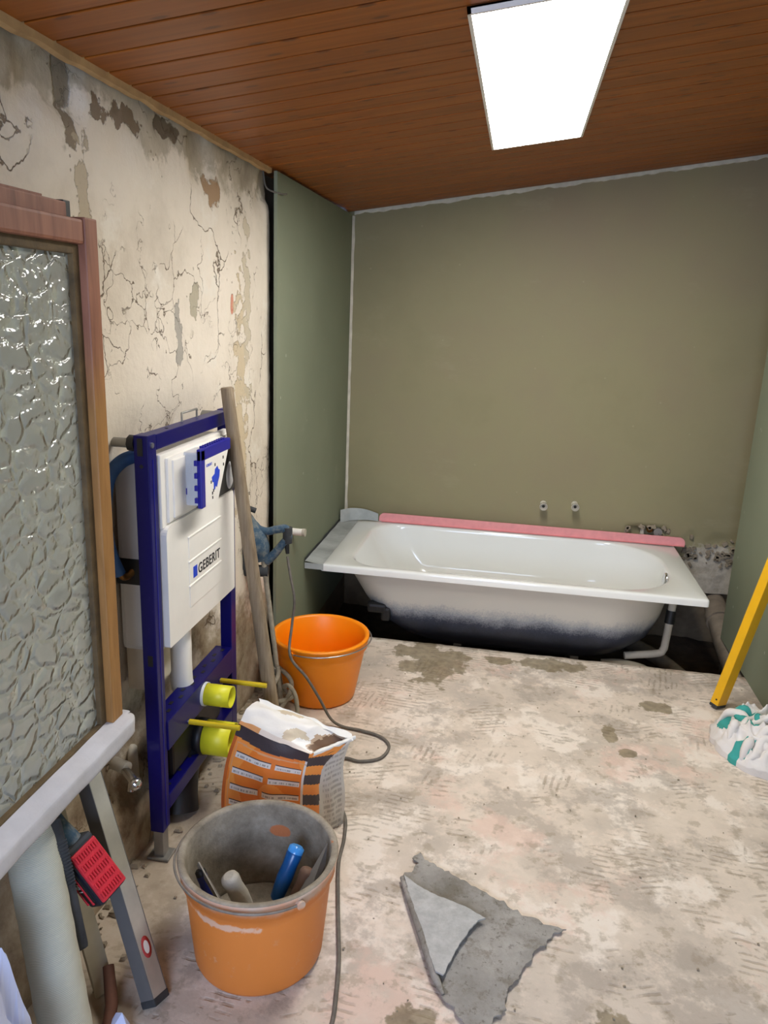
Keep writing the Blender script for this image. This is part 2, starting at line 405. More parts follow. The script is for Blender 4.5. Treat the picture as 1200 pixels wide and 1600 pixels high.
# printed paper: colour attribute laid out on the sheet
def attr_mat(name, rough=.6, bump=.25, bs=20):
    m = Mat(name, rough=rough)
    a = m.n('ShaderNodeVertexColor', layer_name='print')
    m.col(m.mix(.12, a.outputs[0], m.ramp(m.noise(12, 6), [(.3, (.1, .1, .1, 1)), (.7, (.9, .9, .9, 1))]), 'OVERLAY'))
    m.bump(m.noise(bs, 5, .65), bump, .006)
    return m.m
MT['sack'] = attr_mat('printed_sack_paper', .42)
MT['rag'] = attr_mat('cotton_rag', .9, .3, 60)

# ------------------------------------------------------------------ mesh helpers
def smooth_pts(pts, n=6):
    pts = [Vector(p) for p in pts]
    if len(pts) < 3: return pts
    out = []
    P = [pts[0] * 2 - pts[1]] + pts + [pts[-1] * 2 - pts[-2]]
    for i in range(1, len(P) - 2):
        p0, p1, p2, p3 = P[i - 1], P[i], P[i + 1], P[i + 2]
        for k in range(n):
            t = k / n
            out.append(.5 * ((2 * p1) + (p2 - p0) * t + (2 * p0 - 5 * p1 + 4 * p2 - p3) * t * t + (3 * p1 - p0 - 3 * p2 + p3) * t ** 3))
    out.append(pts[-1])
    return out

class MB:
    def __init__(s): s.v = []; s.f = []; s.mi = []; s.sm = []
    def add(s, vs, fs, mi=0, sm=False):
        o = len(s.v); s.v += [tuple(v) for v in vs]
        for f in fs: s.f.append(tuple(i + o for i in f)); s.mi.append(mi); s.sm.append(sm)
        return s
    def box(s, a, b, bev=0, mi=0, mat=None):
        bm = bmesh.new(); bmesh.ops.create_cube(bm, size=1)
        for v in bm.verts:
            v.co = Vector(((a[i] + b[i]) / 2 + v.co[i] * (b[i] - a[i]) for i in range(3)))
        if bev: bmesh.ops.bevel(bm, geom=bm.edges[:], offset=bev, segments=2, profile=.6, affect='EDGES')
        if mat: bm.transform(mat)
        bm.verts.ensure_lookup_table()
        for i, v in enumerate(bm.verts): v.index = i
        s.add([v.co[:] for v in bm.verts], [[v.index for v in f.verts] for f in bm.faces], mi); bm.free(); return s
    def tube(s, pts, r, n=10, mi=0, cap=True, sm=True, seg=0):
        pts = smooth_pts(pts, seg) if seg else [Vector(p) for p in pts]
        k = len(pts)
        rr = [r] * k if not isinstance(r, (list, tuple)) else [r[min(len(r) - 1, int(i / max(1, k - 1) * (len(r) - 1)))] + (r[min(len(r) - 1, int(i / max(1, k - 1) * (len(r) - 1)) + 1)] - r[min(len(r) - 1, int(i / max(1, k - 1) * (len(r) - 1)))]) * ((i / max(1, k - 1) * (len(r) - 1)) % 1) for i in range(k)]
        tn = []
        for i in range(k):
            d = pts[min(k - 1, i + 1)] - pts[max(0, i - 1)]
            tn.append(d.normalized() if d.length > 1e-9 else Vector((0, 0, 1)))
        a = Vector((0, 0, 1)) if abs(tn[0].z) < .9 else Vector((1, 0, 0))
        u = (a - tn[0] * a.dot(tn[0])).normalized()
        vs = []
        for i in range(k):
            u = (u - tn[i] * u.dot(tn[i]))
            u = u.normalized() if u.length > 1e-9 else tn[i].orthogonal().normalized()
            w = tn[i].cross(u)
            for j in range(n):
                t = 2 * PI * j / n
                vs.append(pts[i] + (u * math.cos(t) + w * math.sin(t)) * rr[i])
        fs = [(i * n + j, i * n + (j + 1) % n, (i + 1) * n + (j + 1) % n, (i + 1) * n + j) for i in range(k - 1) for j in range(n)]
        s.add(vs, fs, mi, sm)
        if cap:
            s.add(vs[:n], [tuple(range(n))[::-1]], mi); s.add(vs[-n:], [tuple(range(n))], mi)
        return s
    def lathe(s, prof, n=40, mat=None, mi=0, mis=None, sm=True):
        vs = []
        for (r, z) in prof:
            for j in range(n):
                t = 2 * PI * j / n; p = Vector((r * math.cos(t), r * math.sin(t), z)); vs.append(mat @ p if mat else p)
        o = len(s.v); s.v += [tuple(v) for v in vs]
        for i in range(len(prof) - 1):
            for j in range(n):
                s.f.append((o + i * n + j, o + i * n + (j + 1) % n, o + (i + 1) * n + (j + 1) % n, o + (i + 1) * n + j))
                s.mi.append(mis[i] if mis else mi); s.sm.append(sm)
        return s
    def prism(s, poly, d, mi=0):
        """poly: list of 3D points, d: extrusion vector"""
        n = len(poly); d = Vector(d); a = [Vector(p) for p in poly]; b = [p + d for p in a]
        s.add(a + b, [tuple(range(n))[::-1], tuple(range(n, 2 * n))] + [(i, (i + 1) % n, n + (i + 1) % n, n + i) for i in range(n)], mi); return s
    def grid(s, fn, nu, nv, mi=0, sm=True, keep=None):
        vs = [fn(i / nu, j / nv) for j in range(nv + 1) for i in range(nu + 1)]
        fs = [(j * (nu + 1) + i, j * (nu + 1) + i + 1, (j + 1) * (nu + 1) + i + 1, (j + 1) * (nu + 1) + i) for j in range(nv) for i in range(nu) if keep is None or keep((i + .5) / nu, (j + .5) / nv)]
        s.add(vs, fs, mi, sm); return s
    def build(s, name, mats, parent=None, fix=True):
        me = bpy.data.meshes.new(name); me.from_pydata(s.v, [], s.f)
        if not isinstance(mats, (list, tuple)): mats = [mats]
        for mm in mats: me.materials.append(mm)
        me.polygons.foreach_set('material_index', s.mi); me.polygons.foreach_set('use_smooth', s.sm)
        if fix:
            bm = bmesh.new(); bm.from_mesh(me); bmesh.ops.recalc_face_normals(bm, faces=bm.faces); bm.to_mesh(me); bm.free()
        me.update()
        o = bpy.data.objects.new(name, me); COL.objects.link(o)
        if parent:
            o.parent = parent; o.matrix_parent_inverse = Matrix.Translation(-parent.location)
        return o

def tag(o, label, cat, group=None):
    o['label'] = label; o['category'] = cat
    if group: o['group'] = group
    return o
def struct(o, label=None, cat=None):
    o['kind'] = 'structure'
    if label: o['label'] = label
    if cat: o['category'] = cat
    return o
def thing(name, loc, label, cat, group=None):
    o = bpy.data.objects.new(name, None); COL.objects.link(o); o.location = loc; o.empty_display_size = .05
    return tag(o, label, cat, group)
def text_mesh(name, body, size, mat, matrix, parent, extrude=.0004, bold=0.0):
    cu = bpy.data.curves.new(name, 'FONT'); cu.body = body; cu.size = size; cu.extrude = extrude; cu.offset = bold
    cu.align_x = 'LEFT'; cu.space_character = 1.06
    tmp = bpy.data.objects.new(name + '_src', cu); COL.objects.link(tmp)
    dg = bpy.context.evaluated_depsgraph_get(); dg.update()
    me = bpy.data.meshes.new_from_object(tmp.evaluated_get(dg)); me.name = name
    bpy.data.objects.remove(tmp); bpy.data.curves.remove(cu)
    me.transform(matrix); me.materials.clear(); me.materials.append(mat)
    o = bpy.data.objects.new(name, me); COL.objects.link(o)
    if parent: o.parent = parent; o.matrix_parent_inverse = Matrix.Translation(-parent.location)
    return o
def nz(x, y, z=0, s=1): return mnoise.noise(Vector((x * s, y * s, z * s)))
def frame_from(o, xd, zd):
    """matrix with local x along xd and local z near zd"""
    x = Vector(xd).normalized(); z = Vector(zd); z = (z - x * z.dot(x)).normalized(); y = z.cross(x)
    return Matrix(((x.x, y.x, z.x, o[0]), (x.y, y.y, z.y, o[1]), (x.z, y.z, z.z, o[2]), (0, 0, 0, 1)))

# ================================================================== THE ROOM
SL = .146
def cz(x): return 1.965 + SL * (x + .9)        # underside of the pitched plank ceiling
REAR = -1.3; BACK = 4.10; BX = -.89; RXW = 1.09

# floor slab with a broken edge at the bath pit
def edge_y(x): return 3.335 + .006 * nz(x, 0, 3, 9) + .004 * nz(x, 0, 8, 30)
b = MB()
def ff(u, v):
    x = -1.06 + u * 2.62; yb = edge_y(x)
    if v < .02: return (x, REAR - .1, -.25)
    if v > .98: return (x, yb + .02, -.25)
    t = (v - .02) / .96
    y = REAR - .1 + (yb - REAR + .1) * t
    h = .0025 * nz(x, y, 0, 3) + .0012 * nz(x, y, 4, 11)
    if t > .995: h -= .004
    return (x, y, h - .002)
b.grid(ff, 110, 160)
floor = struct(b.build('floor', MT['floor']), 'scraped beige concrete floor with comb marks of old adhesive', 'floor')
b = MB()
def fp(u, v):
    x = -1.06 + u * 2.62; y = 3.25 + v * 1.05
    return (x, y, -.19 + .02 * nz(x, y, 0, 5) + .012 * nz(x, y, 2, 17))
b.grid(fp, 80, 36)
pit = struct(b.build('floor_pit', MT['soil']), 'dark earth bottom of the sunken pit under the bath', 'floor')

# left wall, old plaster
def wx(y, z):
    t = max(0, min(1, (z - .12) / .12)) * max(0, min(1, (1.28 - z) / .3)); t = t * t * (3 - 2 * t)
    t *= max(0, min(1, (2.5 - y) / .2))
    x = -.932 - .052 * t
    x += .006 * nz(0, y, z, 2.2) + .004 * nz(3, y, z, 7) + .0018 * nz(1, y, z, 24)
    if z > 1.80:
        k = nz(5, y, z, 6); x -= .016 * max(0, min(1, (k - .05) * 8)) * min(1, (z - 1.8) / .05)
    if z < .5:
        x += .016 * nz(8, y, z, 9) * (1 - z / .5)
    return x
b = MB()
def fw(u, v):
    y = REAR + u * (2.860 - REAR); z = -.03 + v * 2.02
    if u > .99: y += .008 * nz(2, y, z, 14) + .004 * nz(4, y, z, 45)
    z = min(z, cz(-.93) + .004)
    return (wx(y, z), y, z)
b.grid(fw, 190, 96)
b.grid(lambda u, v: (wx(2.860, -.03 + v * 2.02) - u * .10, 2.860 + .008 * nz(2, 2.860, -.03 + v * 2.02, 14) + .004 * nz(4, 2.860, -.03 + v * 2.02, 45), min(-.03 + v * 2.02, 1.964)), 2, 96)
wl = struct(b.build('wall_left', MT['plaster']), 'cracked cream plaster wall behind the blue frame', 'wall')
b = MB(); b.box((BX - .0125, 2.825, .0), (BX, BACK, cz(BX) - .012))
wb_ = struct(b.build('wall_left_board', MT['board']), 'green gypsum board lining left of the bath', 'wall')
b = MB(); b.box((BX - .17, 2.74, -.25), (BX - .075, BACK + .1, 2.0))
struct(b.build('wall_left_core', MT['pit_wall']), 'dark raw masonry behind the green board', 'wall')

b = MB(); b.box((-1.06, 3.26, -.26), (BX - .004, BACK + .12, -.001))
struct(b.build('wall_pit_left', MT['pit_wall']), 'dark masonry of the pit under the left green board', 'wall')
# back wall: coated upper part, raw undercut below
b = MB()
def fb(u, v):
    x = -.92 + u * 2.45; z = .10 + v * 2.2
    y = BACK + .003 * nz(x, 0, z, 2.5)
    if x > .90 and z < .42: y += .012 * nz(x, 3, z, 14) * min(1, (x - .9) / .05)
    if .64 < x < .86 and .36 < z < .44: y += .05 * max(0, 1 - abs(x - .75) / .11) ** .4 * max(0, 1 - abs(z - .40) / .04) ** .4
    return (x, y, z + (.012 * nz(x, 1, 0, 11) if v < .005 else 0))
b.grid(fb, 150, 120)
b.box((-.92, BACK + .07, .09), (1.53, BACK + .17, 2.4))
wbk = struct(b.build('wall_back', MT['back']), 'olive brown coated wall behind the bath', 'wall')
b = MB(); b.grid(lambda u, v: (-.95 + u * 2.5, BACK + .05 + .02 * nz(u * 9, v, 0, 3), -.26 + v * .40), 60, 12)
struct(b.build('wall_pit', MT['pit_wall']), 'dark raw masonry under the coated back wall', 'wall')

# right side: free standing gypsum board and the niche behind it
b = MB(); b.box((RXW, -.2, .0), (RXW + .0125, 3.735, cz(RXW) - .01))
struct(b.build('wall_right_board', MT['board']), 'green gypsum board beside the yellow level', 'wall')
b = MB(); b.box((1.50, REAR, -.26), (1.60, BACK + .1, 2.5))
struct(b.build('wall_right', MT['back']), 'wall of the niche right of the bath', 'wall')
b = MB(); b.box((RXW + .0125, 3.68, -.24), (RXW + .06, 3.72, cz(RXW) - .02), .002)
struct(b.build('trim_4', MT['galv']), 'galvanised stud behind the right gypsum board', 'trim')
# wall behind the camera with its window opening
b = MB(); Y0, Y1 = REAR - .2, REAR
b.box((-1.06, Y0, -.05), (-.70, Y1, 2.4)); b.box((.40, Y0, -.05), (1.6, Y1, 2.4))
b.box((-.70, Y0, -.05), (.40, Y1, .90)); b.box((-.70, Y0, 1.90), (.40, Y1, 2.4))
struct(b.build('wall_rear', MT['plaster']), 'plaster wall with window opening behind the viewer', 'wall')

# ceiling: backing, planks, trims
b = MB(); b.prism([(-1.10, REAR - .2, cz(-1.10) + .03), (1.62, REAR - .2, cz(1.62) + .03), (1.62, REAR - .2, cz(1.62) + .07), (-1.10, REAR - .2, cz(-1.10) + .07)], (0, BACK + .4 - REAR, 0))
ceil = struct(b.build('ceiling', MT['groove']), 'pitched ceiling of orange brown pine planks', 'ceiling')
ang = -math.atan(SL)
W, G, D = .0905, .0015, .010
prof = [(0, .02), (0, G * .75), (G, 0), (W - G, 0), (W, G * .75), (W, .02)]
b = MB(); LN = 2.46
b.add([(x, y, zz) for x in (-1.03, -1.03 + LN + .08) for (y, zz) in prof], [(0, 1, 2, 3, 4, 5), (11, 10, 9, 8, 7, 6)] + [(i, (i + 1) % 6, 6 + (i + 1) % 6, 6 + i) for i in range(6)])
pl0 = None; y = REAR - .05
while y < BACK - .05:
    if pl0 is None:
        o = b.build('plank', MT['plank']); pl0 = o
    else:
        o = pl0.copy(); COL.objects.link(o)
    o.parent = ceil
    o.location = (0, y, cz(0)); o.rotation_euler = (0, ang, 0)
    y += .0985
b = MB()
def ftr(u, v):
    y = REAR + u * (2.83 - REAR); k = .010 * nz(y, 2, 0, 12)
    return [(-.925, y, cz(-.925) - .016 + k * .6), (-.912, y, cz(-.912) - .015 + k * .6), (-.911, y, cz(-.91) + .003), (-.925, y, cz(-.925) + .003)][int(round(v * 3))]
b.grid(ftr, 120, 3, sm=False)
struct(b.build('trim_1', MT['raw_wood']), 'pale raw wood edge between plaster wall and plank ceiling', 'trim')
b = MB()
def ftb(u, v):
    x = -.88 + u * 2.3; k = .008 * max(-1, nz(x, 2, 0, 9)) + .006 * nz(x, 7, 0, 31)
    return [(x, BACK - .001, cz(x) - .014 + k), (x, BACK - .006, cz(x) - .012 + k), (x, BACK - .008, cz(x) + .004), (x, BACK, cz(x) + .004)][int(round(v * 3))]
b.grid(ftb, 170, 3, sm=False)
struct(b.build('trim_2', MT['white_trim']), 'thin broken white filler line between back wall and ceiling', 'trim')
b = MB(); b.grid(lambda u, v: (BX + .001 + .012 * u * (1 + .3 * nz(v * 20, 1, 0)), BACK - .002 - .012 * (1 - u), .37 + v * 1.58), 3, 60, sm=False)
struct(b.build('trim_3', MT['white_trim']), 'pale filler strip in the corner of board and back wall', 'trim')

# ceiling lamp
R_ = Matrix.Translation((0, 0, cz(0))) @ Matrix.Rotation(ang, 4, 'Y')
lamp = thing('ceiling_lamp', (0.0, 2.38, cz(0)), 'long glowing white panel lamp on the plank ceiling', 'lamp')
lx0, lx1, ly0, ly1 = -.155, .160, 1.70, 3.01
b = MB()
for a_, c_ in [((lx0, ly0, -.014), (lx0 + .008, ly1, .0)), ((lx1 - .008, ly0, -.014), (lx1, ly1, .0)), ((lx0, ly0, -.014), (lx1, ly0 + .008, .0)), ((lx0, ly1 - .008, -.014), (lx1, ly1, .0))]:
    b.box(a_, c_, 0, 0, R_)
b.box((lx0, ly0, -.004), (lx1, ly1, .0), 0, 0, R_)
b.build('lamp_frame', MT['lamp_frame'], lamp)
b = MB(); b.box((lx0 + .008, ly0 + .008, -.0125), (lx1 - .008, ly1 - .008, -.006), 0, 0, R_)
b.build('diffuser', MT['emit'], lamp)

# ================================================================== WINDOW in front of the left wall
win = bpy.data.objects.new('window_1', None); COL.objects.link(win); win.location = (-.84, .9, .55)
struct(win, 'wooden window sash with pebbled glass on a chalky sill', 'window')
YF = 1.422; YN = .30
b = MB(); b.box((-.845, YF - .042, .607), (-.800, YF, 1.640), .003); b.build('stile', MT['win_wood'], win)
b = MB(); b.box((-.845, YN, .607), (-.800, YN + .05, 1.640), .003); b.build('stile', MT['win_wood'], win)
b = MB(); b.box((-.845, YN, 1.592), (-.803, YF - .041, 1.636), .006); b.build('top_rail', MT['win_wood'], win)
b = MB(); b.box((-.895, YN, 1.632), (-.826, 1.365, 1.664), .003); b.box((-.872, YN, 1.662), (-.850, 1.330, 1.672), .001); b.build('head_bar', MT['win_wood'], win)
b = MB(); b.box((-.870, 1.366, 1.625), (-.832, 1.388, 1.668), .002); b.build('hinge', MT['black'], win)
for (a_, c_) in [((-.850, YF - .062, .607), (-.816, YF - .040, 1.592)), ((-.850, YN + .05, 1.574), (-.816, YF - .06, 1.594)), ((-.850, YN + .05, .603), (-.816, YF - .06, .613))]:
    b = MB(); b.box(a_, c_, .003); b.build('glazing_bead', MT['putty'], win)
b = MB(); b.box((-.832, YN + .045, .608), (-.827, YF - .055, 1.582)); b.build('pane', MT['glass'], win)
b = MB(); b.prism([(-.862, YN, 1.60), (-.840, YN, .607), (-.850, YN, .607), (-.872, YN, 1.60)], (0, 1.025, 0)); b.build('backing_panel', MT['backing'], win)
b = MB(); b.box((-.91, YF - .030, .607), (-.846, YF - .022, 1.62)); b.build('jamb', MT['tool_dark'], win)
b = MB()
def sill(u, v):
    pr = [(-.98, .562), (-.79, .560), (-.775, .561), (-.7725, .566), (-.773, .598), (-.7765, .602), (-.80, .608), (-.98, .611)]
    i = min(6.999, v * 7); k = int(i); t = i - k
    x = pr[k][0] + (pr[k + 1][0] - pr[k][0]) * t; z = pr[k][1] + (pr[k + 1][1] - pr[k][1]) * t
    y = .25 + u * 1.19
    e = max(0, (u - .985) / .015)
    return (x + .003 * nz(1, y, z, 12) - .012 * e * (x > -.79), y + .004 * nz(x, 2, z, 60) * (u > .97), z + .002 * nz(3, y, z, 14) + (.004 * e if v < .4 else -.002 * e))
b.grid(sill, 90, 28)
endp = [sill(1, k / 28) for k in range(29)]; b.add(endp, [tuple(range(29))])
b.build('sill', MT['sill'], win)

# ================================================================== BATH
bath = thing('bathtub', (0, 3.66, -.19), 'white enamel bathtub with dark underside set over the pit', 'bathtub')
X0, X1, YA, YB, ZR = -.812, .884, 3.246, 4.068, .36
NR = 96
def sring(x0, x1, y0, y1, z, rl, rr=None):
    """rounded rectangle ring: corner lengths rl at the head end, rr at the foot end"""
    rr = rl if rr is None else rr
    hy = (y1 - y0) / 2
    out = []
    cs = [(x1, y1, -rr, -1, 0), (x0, y1, rl, -1, 90), (x0, y0, rl, 1, 180), (x1, y0, -rr, 1, 270)]
    for q, (cx, cy, sx, sy, a0) in enumerate(cs):
        r = abs(sx); ry = min(r, hy * .98)
        ox, oy = cx + sx, cy + sy * ry
        for k in range(16):
            a = math.radians(a0 + 90 * k / 15)
            out.append((ox + r * math.cos(a), oy + ry * math.sin(a), z))
        p = out[-1]; nx_ = cs[(q + 1) % 4]; r2 = abs(nx_[2]); ry2 = min(r2, hy * .98); a = math.radians(nx_[4])
        e = (nx_[0] + nx_[2] + r2 * math.cos(a), nx_[1] + nx_[3] * ry2 + ry2 * math.sin(a))
        for k in range(1, 9): out.append((p[0] + (e[0] - p[0]) * k / 9, p[1] + (e[1] - p[1]) * k / 9, z))
    return out
def loft(rings, closeend=True, sm=True):
    b = MB(); vs = [p for r in rings for p in r]
    fs = [(i * NR + k, i * NR + (k + 1) % NR, (i + 1) * NR + (k + 1) % NR, (i + 1) * NR + k) for i in range(len(rings) - 1) for k in range(NR)]
    if closeend: fs.append(tuple((len(rings) - 1) * NR + k for k in range(NR)))
    b.add(vs, fs, 0, sm); return b
rim = [sring(X0, X1, YA, YB, .328, .012), sring(X0, X1, YA, YB, .350, .012), sring(X0 + .002, X1 - .002, YA + .002, YB - .002, .357, .012), sring(X0 + .007, X1 - .007, YA + .007, YB - .007, ZR, .012),
       sring(X0 + .105, X1 - .100, YA + .036, YB - .041, ZR - .001, .16, .30), sring(X0 + .112, X1 - .106, YA + .041, YB - .046, ZR - .004, .16, .30)]
inner = [sring(X0 + .118, X1 - .110, YA + .0445, YB - .0495, .350, .16, .30), sring(X0 + .122, X1 - .112, YA + .046, YB - .051, .343, .16, .30), sring(X0 + .127, X1 - .114, YA + .0475, YB - .0525, .330, .16, .30),
         sring(X0 + .165, X1 - .127, YA + .054, YB - .058, .26, .16, .30), sring(X0 + .23, X1 - .145, YA + .066, YB - .070, .15, .16, .29),
         sring(X0 + .31, X1 - .185, YA + .100, YB - .105, .075, .16, .27), sring(X0 + .42, X1 - .25, YA + .17, YB - .175, .025, .15, .22), sring(X0 + .6, X1 - .42, YA + .27, YB - .27, .0, .12, .13)]
o = loft(rim + inner); o.build('basin', MT['enamel'], bath)
rimu = [sring(X0 + .001, X1 - .001, YA + .001, YB - .001, .329, .012), sring(X0 + .012, X1 - .012, YA + .010, YB - .010, .3285, .012), sring(X0 + .06, X1 - .07, YA + .030, YB - .03, .332, .10, .16),
        sring(X0 + .080, X1 - .098, YA + .036, YB - .040, .320, .17, .28), sring(X0 + .11, X1 - .105, YA + .040, YB - .045, .28, .18, .30), sring(X0 + .175, X1 - .125, YA + .054, YB - .06, .17, .18, .30),
        sring(X0 + .25, X1 - .165, YA + .078, YB - .085, .07, .18, .29), sring(X0 + .34, X1 - .23, YA + .125, YB - .13, .0, .17, .27), sring(X0 + .45, X1 - .32, YA + .19, YB - .19, -.045, .14, .2), sring(X0 + .65, X1 - .5, YA + .29, YB - .29, -.06, .10, .11)]
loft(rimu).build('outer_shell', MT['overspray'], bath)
for fx in (-.18, .38):
    b = MB(); b.box((fx - .02, YA + .25, -.20), (fx + .02, YB - .25, -.055), .004); b.build('foot', MT['galv'], bath)
b = MB(); Mx = frame_from((.784, 3.66, .245), (-1, 0, -.12), (0, 0, 1))
b.lathe([(.0, .002), (.008, .004), (.024, .006), (.030, .004), (.032, -.002)], 28, Matrix.Translation((.764, 3.605, .318)) @ Matrix.Rotation(-PI / 2 + .16, 4, 'Y'))
b.build('overflow_rosette', MT['chrome'], bath)
b = MB(); b.box((-.60, 3.300, .125), (-.51, 3.36, .170), .014); b.box((-.535, 3.305, .085), (-.49, 3.36, .155), .014); b.build('black_pad', MT['black'], bath)

# sealing tape on the bath's left end, pink tape at the back
tape = thing('sealing_tape', (-.85, 3.3, .36), 'grey sealing tape on the bath end with a curled corner piece', 'tape')
b = MB(); b.grid(lambda u, v: ((BX + .004) + u * .088, 3.243 + v * .815, .3625 + .0025 * nz(u * 2, v * 9, 0) + (.006 * (1 - u) ** 3)), 8, 40)
b.grid(lambda u, v: ((BX + .004) + u * .088, 3.242, .362 - v * .028), 6, 3)
b.build('flat_strip', MT['tape'], tape)
b = MB(); b.grid(lambda u, v: (BX + .003 + .004 * nz(u * 9, v, 1), 3.245 + u * .80, .362 + v * (.020 + .006 * nz(u * 7, 0, 2))), 40, 3); b.build('wall_strip', MT['tool_dark'], tape)
b = MB()
def curl(u, v):
    if u < .3:
        t = u / .3; x = BX + .012 + .040 * t; y = 3.93 + .06 * t
    else:
        t = (u - .3) / .7; x = BX + .052 + .152 * t; y = 3.99 + .02 * math.sin(t * PI) + .035 * t
    return (x, y, .366 + v * (.072 - .030 * u + .01 * math.sin(u * PI)))
b.grid(curl, 30, 6); b.grid(lambda u, v: (curl(u, v)[0], curl(u, v)[1] + .0015, curl(u, v)[2]), 30, 6)
b.build('curled_corner', MT['tape'], tape)
b = MB()
pr = []
for k in range(9): a = PI - k / 8 * PI / 2; pr.append((-.655 + .03 * math.cos(a), 4.052, .366 + .012 + .03 * math.sin(a)))
for k in range(9): a = PI / 2 - k / 8 * PI / 2; pr.append((.905 + .03 * math.cos(a), 4.052, .364 + .012 + .03 * math.sin(a)))
pr += [(.935, 4.050, .362), (-.685, 4.050, .362)]
b.prism(pr, (0, .018, -.003)); b.add([(-.67, 4.052, .3645), (.93, 4.052, .3645), (.93, 4.030, .3632), (-.67, 4.030, .3632)], [(0, 1, 2, 3)])
tag(b.build('pink_edge_tape', MT['pink']), 'pink foam edge tape along the back rim of the bath', 'tape')

# bath waste pipe
wp = thing('waste_pipe', (.78, 3.5, -.19), 'grey waste pipe with black collar under the bath end', 'pipe')
b = MB(); b.tube([(.800, 3.52, .34), (.792, 3.50, .21), (.780, 3.48, .06), (.772, 3.47, .02), (.745, 3.465, .0), (.60, 3.45, -.02)], .0175, 14, seg=6); b.build('pipe', MT['dust_white'], wp)
b = MB(); b.tube([(.791, 3.499, .205), (.7865, 3.490, .145)], .0225, 16); b.build('collar', MT['black'], wp)
b = MB(); b.tube([(.50, 3.44, -.08), (.58, 3.44, -.075), (.68, 3.43, -.085), (.74, 3.42, -.12)], [.032, .036, .036, .03], 16, seg=5); b.tube([(.71, 3.425, -.10), (.76, 3.42, -.13)], .04, 16); b.build('trap', MT['dust_white'], wp)
# pit pipes
b = MB(); b.tube([(1.14, 4.12, .045), (1.135, 3.95, .01), (1.13, 3.75, -.05), (1.12, 3.40, -.11)], [.055, .06, .055, .05], 18, seg=6)
b.tube([(1.137, 3.99, .02), (1.134, 3.93, .006)], .068, 18)
tag(b.build('buried_pipe', MT['old_pipe']), 'thick dusty pipe in the pit right of the bath', 'pipe')
b = MB(); b.tube([(.62, 4.0, -.15), (.80, 3.72, -.13), (.93, 3.40, -.13)], .035, 14, seg=6)
tag(b.build('pit_conduit', MT['old_pipe']), 'thinner dark pipe low in the pit below the bath corner', 'pipe')
b = MB(); b.tube([(1.27, 4.13, .03), (1.27, 3.98, .03)], .05, 20, cap=True); b.lathe([(.05, 0), (.058, 0), (.058, .03), (.05, .03)], 24, Matrix.Translation((1.27, 3.98, .03)) @ Matrix.Rotation(PI / 2, 4, 'X'))
tag(b.build('pipe_socket', MT['old_pipe']), 'round dusty pipe end by the back wall beside the board', 'pipe')

# tap stubs in the back wall
for i, (sx, sz, lab) in enumerate([(.197, .520, 'left one of two white capped tap connections above the bath'), (.360, .530, 'right one of two white capped tap connections above the bath')]):
    t_ = thing('tap_connection', (sx, BACK, sz), lab, 'pipe', 'tap connections above the bath')
    b = MB(); b.tube([(sx, BACK + .01, sz), (sx, BACK - .055, sz - .002)], .017, 18); b.build('plug', MT['white_plastic'], t_)
    b = MB(); b.lathe([(.004, .001), (.0155, .001), (.021, .0), (.021, .016), (.017, .016)], 20, Matrix.Translation((sx, BACK - .055, sz - .002)) @ Matrix.Rotation(PI / 2, 4, 'X') @ Matrix.Translation((0, 0, -.0)) ); b.build('cap_rim', MT['dust_white'], t_)
    b = MB(); b.lathe([(.0, .002), (.007, .002), (.008, .0)], 12, Matrix.Translation((sx, BACK - .056, sz - .002)) @ Matrix.Rotation(PI / 2, 4, 'X')); b.build('socket', MT['dark_foam'], t_)
# fittings in the broken hole
hf = thing('wall_fittings', (.75, 4.08, .39), 'pipe elbows in the broken hole above the pink tape', 'pipe')
b = MB(); b.tube([(.80, 4.14, .415), (.80, 4.085, .415)], .022, 16); b.tube([(.80, 4.10, .41), (.80, 4.10, .38)], .017, 12); b.build('grey_elbow', MT['galv'], hf)
b = MB(); b.tube([(.725, 4.12, .44), (.725, 4.11, .38)], .012, 12); b.build('white_pipe', MT['dust_white'], hf)
b = MB(); b.tube([(.76, 4.13, .43), (.76, 4.10, .42)], .016, 14); b.build('brass_nut', MT['copper'], hf)
b = MB()
for k in range(40):
    px, pz = .635 + random.random() * .23, .375 + random.random() * .07
    if .66 < px < .84 and .385 < pz < .43: continue
    r = .006 + random.random() * .010
    b.box((px - r, BACK - .008, pz - r * .7), (px + r, BACK + .02, pz + r * .7), .003, 0, Matrix.Translation((px, BACK, pz)) @ Matrix.Rotation(random.random() * 3, 4, 'Y') @ Matrix.Translation((-px, -BACK, -pz)))
for k in range(70):
    px, pz = .94 + random.random() * .25, .31 + random.gauss(0, .035)
    r = .004 + random.random() * .012
    b.box((px - r, BACK - .012, pz - r * .7), (px + r, BACK + .02, pz + r * .7), .003, 0, Matrix.Translation((px, BACK, pz)) @ Matrix.Rotation(random.random() * 3, 4, 'Y') @ Matrix.Translation((-px, -BACK, -pz)))
o = b.build('plaster_rubble', MT['rubble'], wbk); o['kind'] = 'stuff'

# ================================================================== CISTERN FRAME
fr = thing('cistern_frame', (-.87, 1.98, 0), 'blue steel wall frame with white concealed toilet cistern', 'cistern frame')
Y1_, Y2_ = 1.690, 2.262; XF = -.850; XBK = -.888; ZT = 1.185; ZB = .088
near = MB(); near.box((XBK, Y1_, ZB), (XF, Y1_ + .043, ZT), .003); near = near.build('post', MT['blue'], fr)
far = MB(); far.box((XBK, Y2_ - .043, ZB), (XF, Y2_, ZT), .003); far = far.build('post', MT['blue'], fr)
def sub(p, name, mat, fn):
    b = MB(); fn(b); return b.build(name, mat, p)
